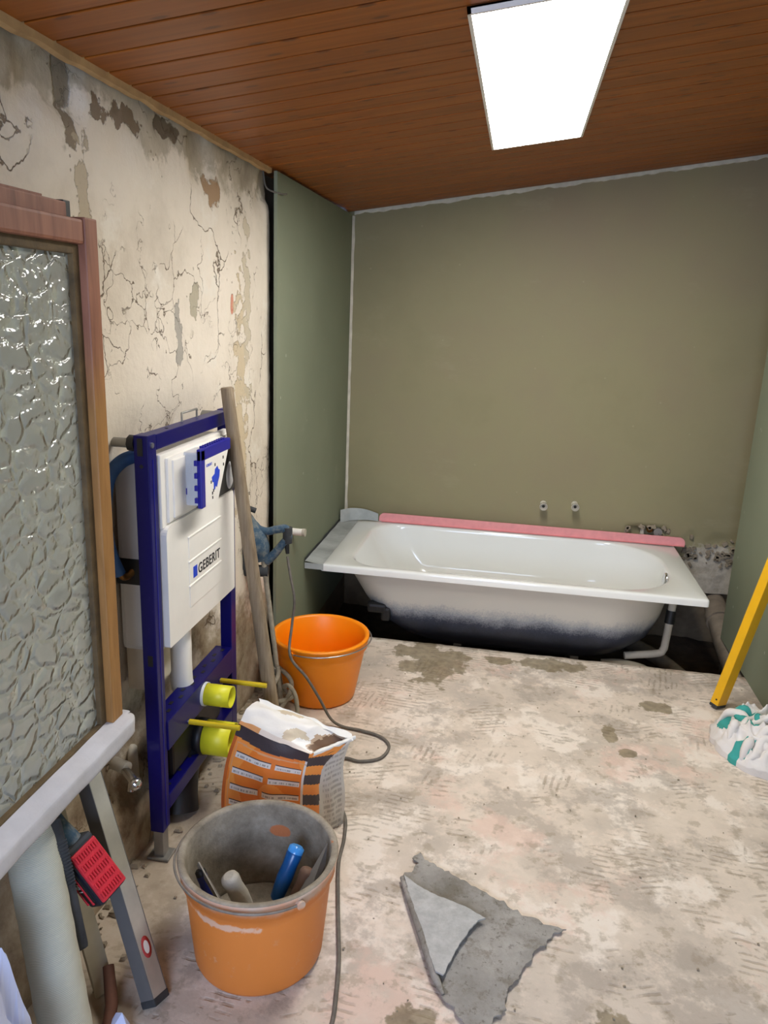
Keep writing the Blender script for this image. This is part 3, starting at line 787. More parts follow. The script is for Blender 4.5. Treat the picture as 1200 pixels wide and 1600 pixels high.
# children of a mesh part: world-space mesh under an untransformed part
sub(near, 'slot', MT['black'], lambda b: b.box((-.878, Y1_ - .001, 1.135), (-.864, Y1_ + .004, 1.178)))
sub(near, 'bolt', MT['steel'], lambda b: b.tube([(XF, Y1_ + .018, 1.160), (XF + .004, Y1_ + .018, 1.160)], .007, 6))
sub(near, 'slot', MT['black'], lambda b: b.box((-.874, Y1_ - .001, .585), (-.860, Y1_ + .003, .615)))
sub(near, 'hole', MT['black'], lambda b: b.tube([(-.869, Y1_ - .001, 1.11), (-.869, Y1_ + .002, 1.11)], .006, 4))
sub(near, 'seam', MT['blue_plastic'], lambda b: b.box((XF - .004, Y1_ + .020, ZB + .01), (XF + .0012, Y1_ + .0225, ZT - .06)))
for yy in (Y1_, Y2_ - .043):
    b = MB(); b.box((XBK + .005, yy + .005, .006), (XF - .005, yy + .038, ZB + .02), .002); b.box((XBK - .012, yy - .004, -.0005), (XF + .012, yy + .047, .007), .002); b.build('foot', MT['galv'], fr)
top = MB(); top.box((XBK, Y1_ + .0425, ZT - .041), (XF, Y2_ - .0425, ZT - .002), .003); top = top.build('top_rail', MT['blue'], fr)
sub(top, 'hole', MT['black'], lambda b: b.tube([(-.868, 1.83, ZT - .003), (-.868, 1.83, ZT - .001)], .005, 8))
mid = MB(); mid.box((-.905, Y1_ + .0425, .318), (-.846, Y2_ - .0425, .405), .003); mid = mid.build('middle_rail', MT['blue'], fr)
for k in range(11):
    yy = 1.78 + k * .04
    sub(mid, 'slot', MT['black'], lambda b: b.box((-.875 - .012 * (k % 2), yy, .4045), (-.865 - .012 * (k % 2), yy + .018, .4057)))
low = MB(); low.box((-.895, Y1_ + .0425, .135), (-.850, Y2_ - .0425, .180), .003); low = low.build('lower_rail', MT['blue'], fr)
for k in range(6):
    yy = 1.78 + k * .07
    sub(low, 'hole', MT['black'], lambda b: b.tube([(-.872, yy, .1795), (-.872, yy, .1808)], .006, 8))
b = MB(); b.box((-.972, Y1_ + .05, .60), (-.862, Y2_ - .050, 1.118), .014); cist = b.build('cistern', MT['grey_plastic'], fr)
sub(cist, 'strap', MT['black'], lambda b: b.box((-.976, Y1_ + .047, .785), (-.890, Y1_ + .11, .855), .003))
b = MB(); b.box((-.965, Y1_ + .056, .48), (-.89, 1.86, .62), .01); b.build('insulation_block', MT['dust_white'], fr)
# upper shield
b = MB(); b.box((-.864, 1.742, .940), (-.846, 2.205, 1.130), .004); b.box((-.848, 1.768, .950), (-.838, 2.20, 1.118), .004); b.box((-.842, 1.79, .958), (-.833, 2.20, 1.110), .003); b.build('service_shield', MT['white_plastic'], fr)
b = MB(); b.box((-.842, 1.942, .947), (-.829, 2.262, 1.100), .002); foam = b.build('foam_pad', MT['dark_foam'], fr)
b = MB(); b.lathe([(0, .004), (.022, .004), (.028, .0)], 24, Matrix.Translation((-.829, 2.165, .995)) @ Matrix.Rotation(PI / 2, 4, 'Y') @ Matrix.Diagonal((1.5, 1, 1, 1))); b.build('oval_cover', MT['grey_plastic'], foam)
# service box
b = MB(); b.box((-.84, 1.862, .975), (-.790, 1.940, 1.118), .004); sb = b.build('service_box', MT['grey_plastic'], fr)
for k in range(11):
    xx = -.833 + k * .0038
    sub(sb, 'rib', MT['grey_plastic'], lambda b: b.box((xx, 1.8605, .98), (xx + .0014, 1.864, 1.112)))
sub(sb, 'clip', MT['blue_plastic'], lambda b: b.box((-.836, 1.8595, 1.005), (-.831, 1.864, 1.022)))
b = MB(); xa, xb = -.792, -.779
b.box((xa, 1.836, .975), (xb, 1.862, 1.130), .003); b.box((xa, 1.836, 1.100), (xb, 2.045, 1.132), .003)
for k in range(4): b.box((xa - .006, 1.832, .99 + k * .033), (xa + .003, 1.842, 1.004 + k * .033), .001)
for k in range(10): b.box((xa - .004, 1.865 + k * .016, 1.129), (xa + .008, 1.873 + k * .016, 1.136), .001)
b.build('box_bezel', MT['blue_plastic'], fr)
b = MB(); b.prism([(-.783, 1.858, .978), (-.783, 1.945, .970), (-.783, 2.028, 1.104), (-.783, 1.858, 1.104)], (.0035, 0, 0)); lab = b.build('label_plate', MT['white_plastic'], fr)
def lg(b):
    pts = [(1.905, 1.046), (1.925, 1.052), (1.928, 1.064), (1.945, 1.070), (1.952, 1.060), (1.962, 1.056), (1.958, 1.038), (1.948, 1.026), (1.940, 1.012), (1.930, 1.018), (1.925, 1.008), (1.918, 1.010), (1.918, 1.030), (1.908, 1.032)]
    b.prism([(-.7795, p[0], p[1]) for p in pts], (.0006, 0, 0))
sub(lab, 'splash_logo', MT['logo_blue'], lg)
for yy, z_ in [(1.926, 1.072), (1.897, 1.030), (1.905, .998), (1.913, 1.004), (1.906, .986), (1.985, 1.082), (1.987, 1.062)]:
    sub(lab, 'print_mark', MT['ink'], lambda b: b.box((-.7795, yy, z_), (-.7789, yy + .006, z_ + .008)))
rotT = lambda y_, z_, x_: Matrix.Translation((x_, y_, z_)) @ Matrix(((0, 0, 1, 0), (1, 0, 0, 0), (0, 1, 0, 0), (0, 0, 0, 1)))
text_mesh('print_word', 'GEBERIT', .0105, MT['logo_blue'], rotT(1.868, 1.080, -.7793), lab)
# front cover
b = MB(); ya, yb, za, zb, rr = 1.742, 2.216, .616, .945, .028
pts = []
for (cy_, cz_, a0) in [(yb - rr, zb - rr, 0), (ya + rr, zb - rr, 90)]:
    for k in range(7): a = math.radians(a0 + k * 15); pts.append((XF - .012, cy_ + rr * math.cos(a), cz_ + rr * math.sin(a)))
pts += [(XF - .012, ya, za + .004), (XF - .012, ya + .004, za), (XF - .012, yb - .004, za), (XF - .012, yb, za + .004)]
b.prism(pts, (.026, 0, 0)); cov = b.build('front_cover', MT['white_plastic'], fr)
XC = XF + .014
for zz_ in (.882, .812, .742):
    sub(cov, 'raised_panel', MT['white_plastic'], lambda b: b.box((XC - .001, 1.872, zz_ - .062), (XC + .0018, 2.098, zz_), .0012))
    sub(cov, 'panel_ridge', MT['white_plastic'], lambda b: b.box((XC - .001, 1.868, zz_ - .001), (XC + .0042, 2.102, zz_ + .003), .0012))
sub(cov, 'logo_square', MT['logo_blue'], lambda b: b.box((XC + .0015, 1.895, .759), (XC + .0026, 1.921, .791)))
text_mesh('brand_lettering', 'GEBERIT', .041, MT['ink'], rotT(1.928, .7605, XC + .0022), cov, .0004, .0005)
# flush pipe
b = MB(); b.tube([(-.905, 1.95, .66), (-.905, 1.95, .44), (-.90, 1.955, .39), (-.88, 1.97, .362), (-.85, 1.98, .360)], .033, 18, seg=5); b.build('flush_pipe', MT['white_plastic'], fr)
def cap_(nm, y_, z_, x0, x1, r, mat, par):
    b = MB(); Mx = Matrix.Translation((x0, y_, z_)) @ Matrix.Rotation(PI / 2, 4, 'Y')
    L = x1 - x0
    b.lathe([(r * .2, 0), (r, 0), (r, L), (r - .003, L), (r - .003, L * .45), (0.001, L * .45)], 32, Mx); return b.build(nm, mat, par)
cap_('flush_ring', 1.98, .360, -.862, -.838, .036, MT['grey_plastic'], fr)
cap_('flush_cap', 1.98, .360, -.846, -.760, .0325, MT['yellow'], fr)
cap_('drain_cap', 1.98, .216, -.850, -.756, .052, MT['yellow'], fr)
cap_('drain_ring', 1.98, .216, -.870, -.842, .056, MT['black'], fr)
b = MB(); b.tube([(-.855, 1.98, .216), (-.885, 1.975, .205), (-.915, 1.965, .14), (-.915, 1.93, .07), (-.905, 1.90, .002)], [.052, .052, .055, .058, .06], 20, seg=6); b.build('drain_bend', MT['black'], fr)
b = MB(); b.box((-.90, 1.80, .19), (-.868, 2.16, .315), .01); b.build('drain_bracket', MT['black'], fr)
for yy in (1.86, 2.10):
    zz_ = .335 if yy < 2 else .345
    b = MB(); b.tube([(-.90, yy, zz_), (-.695, yy, zz_)], .0045, 10); rod = b.build('threaded_rod', MT['steel'], fr)
    sub(rod, 'yellow_sleeve', MT['yellow_rod'], lambda b: b.tube([(-.842, yy, zz_), (-.692, yy, zz_)], .0078, 12))
b = MB(); b.tube([(-.885, Y1_ + .015, 1.163), (-.990, Y1_ + .015, 1.163)], .012, 14); b.tube([(-.888, Y1_ + .015, 1.163), (-.905, Y1_ + .015, 1.163)], .020, 8, mi=1); b.build('wall_anchor', [MT['galv'], MT['black']], fr)
b = MB(); b.tube([(-.885, Y2_ - .015, 1.163), (-.990, Y2_ - .015, 1.163)], .012, 14); b.build('wall_anchor', MT['galv'], fr)
b = MB(); b.tube([(-.880, 1.95, 1.180), (-.880, 1.95, 1.206), (-.880, 2.05, 1.206), (-.880, 2.05, 1.18)], .003, 6); b.build('wire_clip', MT['galv'], fr)
hose = thing('insulated_hose', (-.955, 1.70, .80), 'blue sleeved supply hose hanging behind the frame post', 'hose')
b = MB(); b.tube([(-.91, 1.745, 1.125), (-.935, 1.715, 1.112), (-.958, 1.695, 1.075), (-.965, 1.682, 1.01), (-.964, 1.680, .93), (-.958, 1.69, .87), (-.950, 1.705, .825)], .017, 14, seg=6); b.build('sleeve', MT['hose_blue'], hose)
b = MB(); b.tube([(-.951, 1.703, .835), (-.945, 1.718, .812), (-.935, 1.735, .815), (-.93, 1.75, .83)], .009, 12, seg=4); b.build('brass_elbow', MT['copper'], hose)

# angle valve and capped pipe in the wall
av = thing('angle_valve', (-.93, 1.60, .30), 'chrome angle valve on the wall below the window sill', 'valve')
b = MB(); b.tube([(-.97, 1.665, .305), (-.925, 1.65, .305)], .017, 16); b.build('escutcheon', MT['dust_white'], av)
b = MB(); b.tube([(-.935, 1.65, .304), (-.895, 1.615, .303), (-.875, 1.597, .300)], [.011, .012, .010], 14, seg=3); b.build('valve_body', MT['chrome'], av)
b = MB(); b.tube([(-.880, 1.60, .302), (-.872, 1.593, .302), (-.866, 1.588, .302), (-.863, 1.5855, .302)], [.014, .017, .013, .003], 14); b.tube([(-.893, 1.612, .30), (-.893, 1.605, .272)], .008, 12); b.build('valve_handle', MT['chrome'], av)
cp = thing('capped_wall_pipe', (-.93, 1.68, .25), 'dusty capped pipe beside the chrome valve', 'pipe')
b = MB(); b.tube([(-.985, 1.79, .272), (-.945, 1.72, .258), (-.920, 1.675, .245)], .014, 14, seg=4); b.build('pipe', MT['dust_white'], cp)
b = MB(); b.tube([(-.922, 1.68, .246), (-.910, 1.660, .240)], [.018, .010], 14); b.build('end_cap', MT['dust_white'], cp)

# loose wire and stub on the green board
b = MB(); b.tube([(-.935, 2.802, 1.95), (-.925, 2.80, 1.90), (-.905, 2.81, 1.885), (-.880, 2.85, 1.882), (-.875, 2.89, 1.887)], .003, 8, seg=5)
tag(b.build('loose_wire', MT['cable']), 'short loose wire poking out beside the green board top', 'wire')
bs = thing('board_outlet', (BX, 3.05, .56), 'white plugged pipe end sticking out of the green board', 'pipe')
b = MB(); b.tube([(BX - .01, 3.05, .563), (BX + .045, 3.05, .563)], .0155, 16); b.build('plug', MT['white_plastic'], bs)
b = MB(); b.tube([(BX + .045, 3.05, .563), (BX + .058, 3.05, .563)], .018, 8); b.build('plug_head', MT['dust_white'], bs)

# ================================================================== BUCKETS
def bucket(name, loc, label, Rb, Rt, H, mats, wire, ears, wmat):
    t_ = thing(name, loc, label, 'bucket', 'orange builder buckets')
    x, y, _ = loc; Mx = Matrix.Translation(loc)
    b = MB()
    pf = [(0.001, .004), (Rb - .012, .0), (Rb - .003, .004), (Rb, .012)]
    for k in range(1, 9): pf.append((Rb + (Rt - .006 - Rb) * k / 9, .012 + (H - .05 - .012) * k / 9))
    pf += [(Rt - .006, H - .048), (Rt + .002, H - .046), (Rt + .003, H - .012), (Rt + .008, H - .010), (Rt + .008, H - .002), (Rt + .003, H)]
    no = len(pf)
    pf += [(Rt - .006, H - .001), (Rt - .010, H - .008)]
    for k in range(8, -1, -1): pf.append((Rb - .004 + (Rt - .010 - Rb) * k / 9, .012 + (H - .05 - .012) * k / 9))
    pf += [(0.001, .010)]
    b.lathe(pf, 72, Mx, mis=[0 if i < no - 2 else 1 for i in range(len(pf) - 1)])
    body = b.build('body', mats, t_)
    for (a) in ears:
        p = Vector((x + (Rt + .006) * math.cos(a), y + (Rt + .006) * math.sin(a), H - .022)); d = Vector((math.cos(a), math.sin(a), 0))
        b = MB(); b.tube([p - d * .004, p + d * .008], .010, 14); b.build('ear', mats[0], t_)
    b = MB(); b.tube([Vector(p) for p in wire], .0028, 8, seg=6); b.build('wire_handle', wmat, t_)
    return t_
def handle_pts(x, y, R, H, a0, a1, drop, out=.010, n=17):
    """wire swung down so that it lies along the rim from ear angle a0 to a1"""
    pts = []
    for i in range(n):
        t = i / (n - 1); a = a0 + (a1 - a0) * t; s = math.sin(t * PI)
        r = R + out + .004 * s
        pts.append((x + r * math.cos(a), y + r * math.sin(a), H - .020 + drop * s))
    return pts
# far, clean bucket
fx, fy = -.675, 2.725
fa0, fa1 = math.radians(-110), math.radians(70)
bucket('orange_bucket', (fx, fy, 0), 'clean orange bucket standing empty against the green board', .140, .183, .262, [MT['orange'], MT['orange']],
       handle_pts(fx, fy, .183, .262, fa0, fa1, .006, .012), (fa0, fa1), MT['steel'])
nx, ny = -.502, 1.468
na0, na1 = math.radians(128), math.radians(128 + 180 + 9)
bucket('orange_bucket', (nx, ny, 0), 'mortar smeared orange bucket holding trowels in front of the sack', .152, .177, .275, [MT['orange_dirty'], MT['mortar']],
       handle_pts(nx, ny, .177, .275, na0, na1, .010, .010), (na0, na1), MT['dull_steel'])
# crust of mortar in the near bucket
b = MB()
def crust(u, v):
    a = u * 2 * PI; r = v * .147
    x_, y_ = nx + r * math.cos(a), ny + r * math.sin(a)
    return (x_, y_, .030 + .012 * nz(x_, y_, 0, 14) + .02 * v ** 3)
b.grid(crust, 48, 10)
tag(b.build('mortar_remains', MT['mortar']), 'grey dried mortar at the bottom of the tool bucket', 'mortar')

# trowels in the near bucket
def hand_tool(name, label, p0, p1, r, gm, blade=None, bmat=None, cap=None, cat='trowel'):
    """grip from p0 (low) to p1 (top), blade continues downwards"""
    p0, p1 = Vector(p0), Vector(p1); d = (p1 - p0).normalized()
    t_ = thing(name, tuple(p0), label, cat, 'hand tools in the bucket')
    b = MB(); L = (p1 - p0).length
    ks = [0, .05, .2, .45, .7, .9, .97, 1]; rs = [.6, .85, .95, 1.08, .98, 1.08, .95, .6]
    b.tube([p0 + d * L * k for k in ks], [r * q for q in rs], 16); b.build('grip', gm, t_)
    if cap:
        b = MB(); b.tube([p1 - d * .008, p1 + d * .004, p1 + d * .008], [r * 1.05, r * 1.02, r * .7], 16); b.build('end_cap', cap, t_)
    if blade:
        a, tip, side, w0, w1 = blade
        a, tip, side = Vector(a), Vector(tip), Vector(side).normalized()
        b = MB(); b.tube([p0 + d * .01, (p0 + a) / 2, a], .005, 8, seg=4); b.build('tang', bmat, t_)
        nrm = (tip - a).cross(side).normalized() * .0016
        b = MB(); b.prism([a + side * w0 - nrm / 2, tip + side * w1 - nrm / 2, tip - side * w1 - nrm / 2, a - side * w0 - nrm / 2], nrm); b.build('blade', bmat, t_)
    return t_
hand_tool('trowel', 'trowel with mortar covered pale grip in the middle of the bucket', (-.508, 1.412, .145), (-.548, 1.392, .252), .0200, MT['grip_grey'],
          ((-.50, 1.425, .10), (-.48, 1.44, .045), (1, .2, 0), .02, .045), MT['dull_steel'])
hand_tool('trowel', 'trowel with glossy blue grip leaning in the bucket', (-.462, 1.470, .135), (-.428, 1.525, .240), .0185, MT['grip_blue'],
          ((-.45, 1.435, .105), (-.43, 1.41, .048), (1, .5, 0), .02, .05), MT['dull_steel'], MT['grip_cap'])
hand_tool('trowel', 'trowel with dark wooden grip beside the blue one', (-.420, 1.440, .120), (-.388, 1.490, .222), .0165, MT['grip_wood'],
          ((-.415, 1.42, .10), (-.42, 1.40, .048), (.6, 1, 0), .02, .03), MT['dull_steel'])
hand_tool('scraper', 'navy gripped scraper against the left bucket wall', (-.592, 1.400, .165), (-.622, 1.410, .232), .0120, MT['grip_navy'],
          ((-.58, 1.405, .13), (-.55, 1.42, .045), (.3, 1, 0), .015, .035), MT['dull_steel'], MT['black'], cat='scraper')
sm = thing('smoothing_trowel', (-.35, 1.42, .06), 'flat steel smoothing trowel standing upright at the right bucket wall', 'trowel', 'hand tools in the bucket')
b = MB(); b.prism([(-.352, 1.520, .274), (-.412, 1.430, .165), (-.385, 1.400, .160), (-.350, 1.495, .235)], (.0018, -.001, 0)); b.build('blade', MT['steel'], sm)
b = MB(); b.box((-.406, 1.385, .13), (-.388, 1.400, .205), .006, 0, Matrix.Translation((-.397, 1.392, .17)) @ Matrix.Rotation(.35, 4, 'X') @ Matrix.Rotation(.18, 4, 'Y') @ Matrix.Translation((.397, -1.392, -.17))); b.build('handle_bar', MT['alu'], sm)
ft = thing('filling_knife', (-.60, 1.37, .1), 'long mortar stained filling knife at the near left of the bucket', 'filling knife', 'hand tools in the bucket')
b = MB(); b.prism([(-.636, 1.420, .240), (-.630, 1.416, .254), (-.555, 1.345, .232), (-.530, 1.340, .205), (-.555, 1.355, .200)], (.002, .002, 0)); b.build('blade', MT['dull_steel'], ft)
b = MB(); b.tube([(-.535, 1.342, .210), (-.51, 1.345, .17), (-.49, 1.36, .06)], [.010, .009, .008], 10, seg=4); b.build('handle', MT['grip_grey'], ft)

# ================================================================== SACK
sack = thing('paper_sack', (-.56, 1.93, 0), 'half used orange printed paper sack of powder behind the bucket', 'sack')
OR, OR2, DK, WH, GR = (.84, .23, .03), (.92, .33, .06), (.06, .045, .05), (.78, .75, .70), (.42, .40, .37)
# corner tracks of the sack (front-left, front-right, right-back, left-back), bottom to top
TR = {'A': [(-.738, 1.852, 0), (-.745, 1.845, .10), (-.735, 1.862, .22), (-.706, 1.890, .330)],
      'B': [(-.498, 1.850, 0), (-.500, 1.842, .10), (-.500, 1.848, .20), (-.486, 1.856, .285)],
      'C': [(-.405, 1.955, 0), (-.400, 1.950, .10), (-.408, 1.950, .20), (-.385, 1.945, .300)],
      'D': [(-.660, 2.020, 0), (-.668, 2.020, .10), (-.670, 2.010, .22), (-.675, 1.975, .360)]}
TRs = {k: smooth_pts(v, 10) for k, v in TR.items()}
def trk(k, v):
    L = TRs[k]; i = min(len(L) - 1.001, v * (len(L) - 1)); j = int(i); return L[j].lerp(L[j + 1], i - j)
def side_fn(k0, k1, bul):
    def fn(u, v):
        p = trk(k0, v).lerp(trk(k1, v), u)
        d = trk(k1, v) - trk(k0, v); nrm = Vector((d.y, -d.x, 0)).normalized()
        w = math.sin(u * PI) ** .8 * math.sin(min(1, v * 1.05 + .08) * PI * .93) ** .8
        f = .010 * nz(p.x, p.y, p.z, 11) * math.sin(u * PI) + .012 * nz(u * 3 + v * 2.2, v * 1.5 - u * 2, 5) * math.sin(u * PI) * math.sin(v * PI)
        return p + nrm * (bul * w + f)
    return fn
def add_colour(o, cols):
    at = o.data.color_attributes.new('print', 'FLOAT_COLOR', 'CORNER')
    k = 0
    for p in o.data.polygons:
        for _ in p.loop_indices:
            at.data[k].color = (*cols[p.index], 1); k += 1
def pface(fn, nu, nv, cf, name, parent):
    b = MB(); b.grid(fn, nu, nv)
    o = b.build(name, MT['sack'], parent, fix=False)
    add_colour(o, [cf((i + .5) / nu, (j + .5) / nv) for j in range(nv) for i in range(nu)])
    return o
def front_c(u, v):
    if v > .905 - .03 * math.sin(u * 3): return DK
    if abs(v - .865 + .02 * math.sin(u * 3)) < .006 and u > .06: return (.75, .38, .18)
    if abs(u - .075) < .006 and v < .86: return (.75, .38, .18)
    if u > .975: return WH
    if u < .05: return (.62, .15, .03)
    for (v0, ua, ub) in [(.735, .10, .58), (.735, .64, .955), (.60, .10, .52), (.60, .58, .955), (.46, .10, .46), (.46, .52, .955), (.33, .10, .52), (.33, .56, .955), (.19, .10, .5)]:
        if ua < u < ub and v0 < v < v0 + .055:
            if v - v0 > .046: return DK
            if .012 < v - v0 < .030 and mnoise.noise(Vector((u * 160, v0 * 40, 0))) > -.05 and ua + .02 < u < ub - .02: return GR
            return WH
    return OR if nz(u * 2.2, v * 2, 3) < .05 else OR2
def side_c(u, v):
    if u < .42 - .12 * (1 - v) + (.6 * max(0, v - .78) / .22):
        return DK if int((v * 1.0 + u * .12) * 9.5) % 2 == 0 else OR2
    if v > .93: return WH
    if .46 < u < .93 and int(v * 34) % 2 == 0 and mnoise.noise(Vector((u * 60, int(v * 34) * 3.1, 0))) > -.15: return GR
    return (.62, .60, .56)
pface(side_fn('A', 'B', .016), 110, 110, front_c, 'printed_front', sack)
pface(side_fn('B', 'C', .010), 50, 110, side_c, 'printed_side', sack)
pface(side_fn('C', 'D', .012), 20, 20, lambda u, v: WH, 'sack_back', sack)
pface(side_fn('D', 'A', .012), 20, 40, lambda u, v: OR if v < .9 else DK, 'sack_side', sack)
TA, TB, TC, TD = [TR[k][-1] for k in 'ABCD']
def topf(u, v):
    lo = side_fn('A', 'B', .016)(u, 1.0); hi = Vector(TD).lerp(Vector(TC), u)
    p = lo.lerp(hi, v)
    p.z += .018 * math.sin(v * PI) * (1 - .4 * u) + .006 * nz(u * 5, v * 4, 2) + .016 * math.sin(min(1, v * 1.0) * PI / 2) * math.sin(u * PI) * .5
    if u > .72: p.z -= .035 * ((u - .72) / .28) ** .8 * math.sin(v * PI)
    return p
def top_c(u, v):
    if v < .10 + .03 * nz(u * 9, 1, 0): return (.62, .30, .12) if u < .3 else (.70, .62, .55)
    d = ((u - .92) / .12) ** 2 + ((v - .55) / .42) ** 2 + .5 * nz(u * 14, v * 6, 4)
    if d < .65: return (.16, .09, .05)
    if d < 1.0: return (.46, .33, .22)
    if nz(u * 4, v * 4, 8) > .33: return (.60, .50, .36)
    return (.80, .77, .72)
pface(topf, 60, 30, top_c, 'folded_top', sack)
b = MB(); b.grid(lambda u, v: Vector(TD).lerp(Vector(TC), u) + Vector((.01 * v, -.02 * v + .012 * nz(u * 6, v, 3), .010 * (1 - v) + .004 * nz(u * 9, v, 1))), 30, 4); b.build('top_crease', MT['paper'], sack)
b = MB()
def flapf(u, v):
    p = Vector(TB).lerp(Vector(TC), u)
    return p + Vector((.014 * math.sin(v * 2.2), -.008 * v, .028 * v - .03 * v * v + .006 * nz(u * 7, v * 3, 2)))
b.grid(flapf, 16, 6); b.build('torn_flap', MT['paper'], sack)

# ================================================================== POLE, MIXER, CABLE
b = MB(); b.tube([(-.655, 2.150, .0), (-.699, 2.150, .31), (-.739, 2.151, .60), (-.783, 2.151, .92), (-.822, 2.152, 1.20), (-.8285, 2.152, 1.256), (-.829, 2.152, 1.260)], [.0235, .0228, .021, .0196, .0188, .0185, .015], 20)
tag(b.build('wooden_handle', MT['pole']), 'long weathered wooden pole leaning on the blue frame', 'pole')

mx = thing('mortar_mixer', (-.77, 2.56, 0), 'dusty blue hand mixer with mortar crusted whisk in the corner', 'mixer')
A_, B_ = Vector((-.870, 2.60, .60)), Vector((-.775, 2.535, .035)); dd = (B_ - A_).normalized()
b = MB(); b.tube([A_ + dd * .02, A_ + dd * .30, B_], [.010, .009, .009], 12); b.build('shaft', MT['mortar_rod'], mx)
b = MB()
pr = [(-.945, 2.60, .745), (-.93, 2.60, .70), (-.905, 2.60, .66), (-.885, 2.60, .62), (-.872, 2.60, .58)]
b.tube(pr, [.030, .045, .050, .042, .022], 18, seg=5); b.build('motor_body', MT['tool_blue'], mx)
b = MB(); b.tube([(-.955, 2.595, .665), (-.955, 2.595, .60), (-.95, 2.59, .545)], [.035, .040, .035], 16, seg=4); b.tube([(-.97, 2.58, .54), (-.85, 2.60, .54)], .022, 14); b.build('gear_housing', MT['tool_dark'], mx)
b = MB(); b.tube([(-.90, 2.60, .70), (-.86, 2.61, .690), (-.82, 2.615, .700), (-.790, 2.62, .702), (-.780, 2.62, .672), (-.80, 2.615, .645), (-.83, 2.61, .605), (-.86, 2.605, .575)], [.018, .015, .015, .017, .016, .014, .016, .018], 14, seg=6); b.build('loop_handle', MT['tool_blue'], mx)
b = MB(); b.tube([(-.782, 2.62, .71), (-.782, 2.62, .65)], .018, 12); b.build('switch_grip', MT['tool_dark'], mx)
b = MB(); b.tube([(-.786, 2.62, .655), (-.780, 2.615, .61)], [.011, .007], 12); b.build('cord_sleeve', MT['black'], mx)
b = MB(); b.tube([(-.965, 2.60, .75), (-.95, 2.60, .78), (-.90, 2.61, .765)], .010, 10, seg=4); b.build('side_handle', MT['tool_dark'], mx)
for k in range(3):
    a0 = k * 2 * PI / 3 + .5
    pts = []
    ux = dd.orthogonal().normalized(); uy = dd.cross(ux)
    for i in range(10):
        t = i / 9; a = a0 + t * 2.6; r = .050 * math.sin(min(1, t * 1.25 + .06) * PI * .62)
        pts.append(A_ + dd * (.43 + .14 * t) + (ux * math.cos(a) + uy * math.sin(a)) * r)
    b = MB(); b.tube(pts, .0085, 10, seg=3); b.build('whisk_bar', MT['mortar_rod'], mx)
b = MB(); c0 = A_ + dd * .545; b.tube([c0 + (ux * math.cos(k * PI / 8) + uy * math.sin(k * PI / 8)) * .048 for k in range(17)], .0085, 10); b.build('whisk_ring', MT['mortar_rod'], mx)
b = MB(); b.tube([(-.765, 2.53, .115), (-.735, 2.50, .135), (-.705, 2.48, .105), (-.690, 2.46, .03)], .0085, 10, seg=5); b.build('whisk_bar', MT['mortar_rod'], mx)

b = MB()
cab = [(-.780, 2.613, .60), (-.765, 2.60, .535), (-.745, 2.59, .44), (-.752, 2.585, .345), (-.738, 2.515, .25), (-.672, 2.50, .18), (-.618, 2.495, .10), (-.575, 2.49, .03), (-.53, 2.485, .006),
       (-.46, 2.475, .005), (-.38, 2.450, .005), (-.338, 2.395, .005), (-.355, 2.315, .005), (-.42, 2.280, .005), (-.475, 2.285, .006), (-.520, 2.235, .005), (-.505, 2.15, .005), (-.455, 2.065, .005),
       (-.405, 1.98, .005), (-.385, 1.88, .005), (-.378, 1.78, .005), (-.352, 1.66, .005), (-.325, 1.55, .005), (-.303, 1.46, .005), (-.288, 1.37, .005), (-.280, 1.28, .005), (-.30, 1.15, .005), (-.38, .95, .005)]
b.tube(cab, .0052, 10, seg=6)
tag(b.build('power_cable', MT['cable']), 'grey power cable running from the mixer across the floor', 'cable')

# ================================================================== UNDER THE WINDOW
# aluminium straightedge
sp_ = thing('spirit_level', (-.664, 1.262, 0), 'dull aluminium spirit level leaning under the window sill', 'level')
L0, L1 = Vector((-.672, 1.268, .004)), Vector((-.955, 1.470, .530))
Ml = frame_from(L0, (L1 - L0), Vector((.93, -.10, .4)))
LL = (L1 - L0).length
b = MB(); b.box((0, -.022, -.018), (LL, .022, .018), .002, 0, Ml); lv = b.build('beam', MT['alu'], sp_)
for sg in (-1, 1):
    b = MB(); b.box((.0, sg * .0228 - .0008, -.0178), (LL, sg * .0228 + .0008, .0178), 0, 0, Ml); b.build('edge_flange', MT['alu_side'], sp_)
b = MB(); b.box((-.003, -.0245, -.0195), (.014, .0245, .0195), .003, 0, Ml); b.build('end_cap', MT['tool_dark'], sp_)
b = MB(); b.lathe([(.0105, .0187), (.0175, .0187), (.0175, .0181)], 24, Ml @ Matrix.Translation((.115, 0, 0)) @ Matrix.Diagonal((1.35, .8, 1, 1))); b.build('round_sticker', MT['red'], sp_)
b = MB(); b.lathe([(.0001, .0185), (.0105, .0185)], 24, Ml @ Matrix.Translation((.115, 0, 0)) @ Matrix.Diagonal((1.35, .8, 1, 1))); b.build('sticker_centre', MT['paper'], sp_)

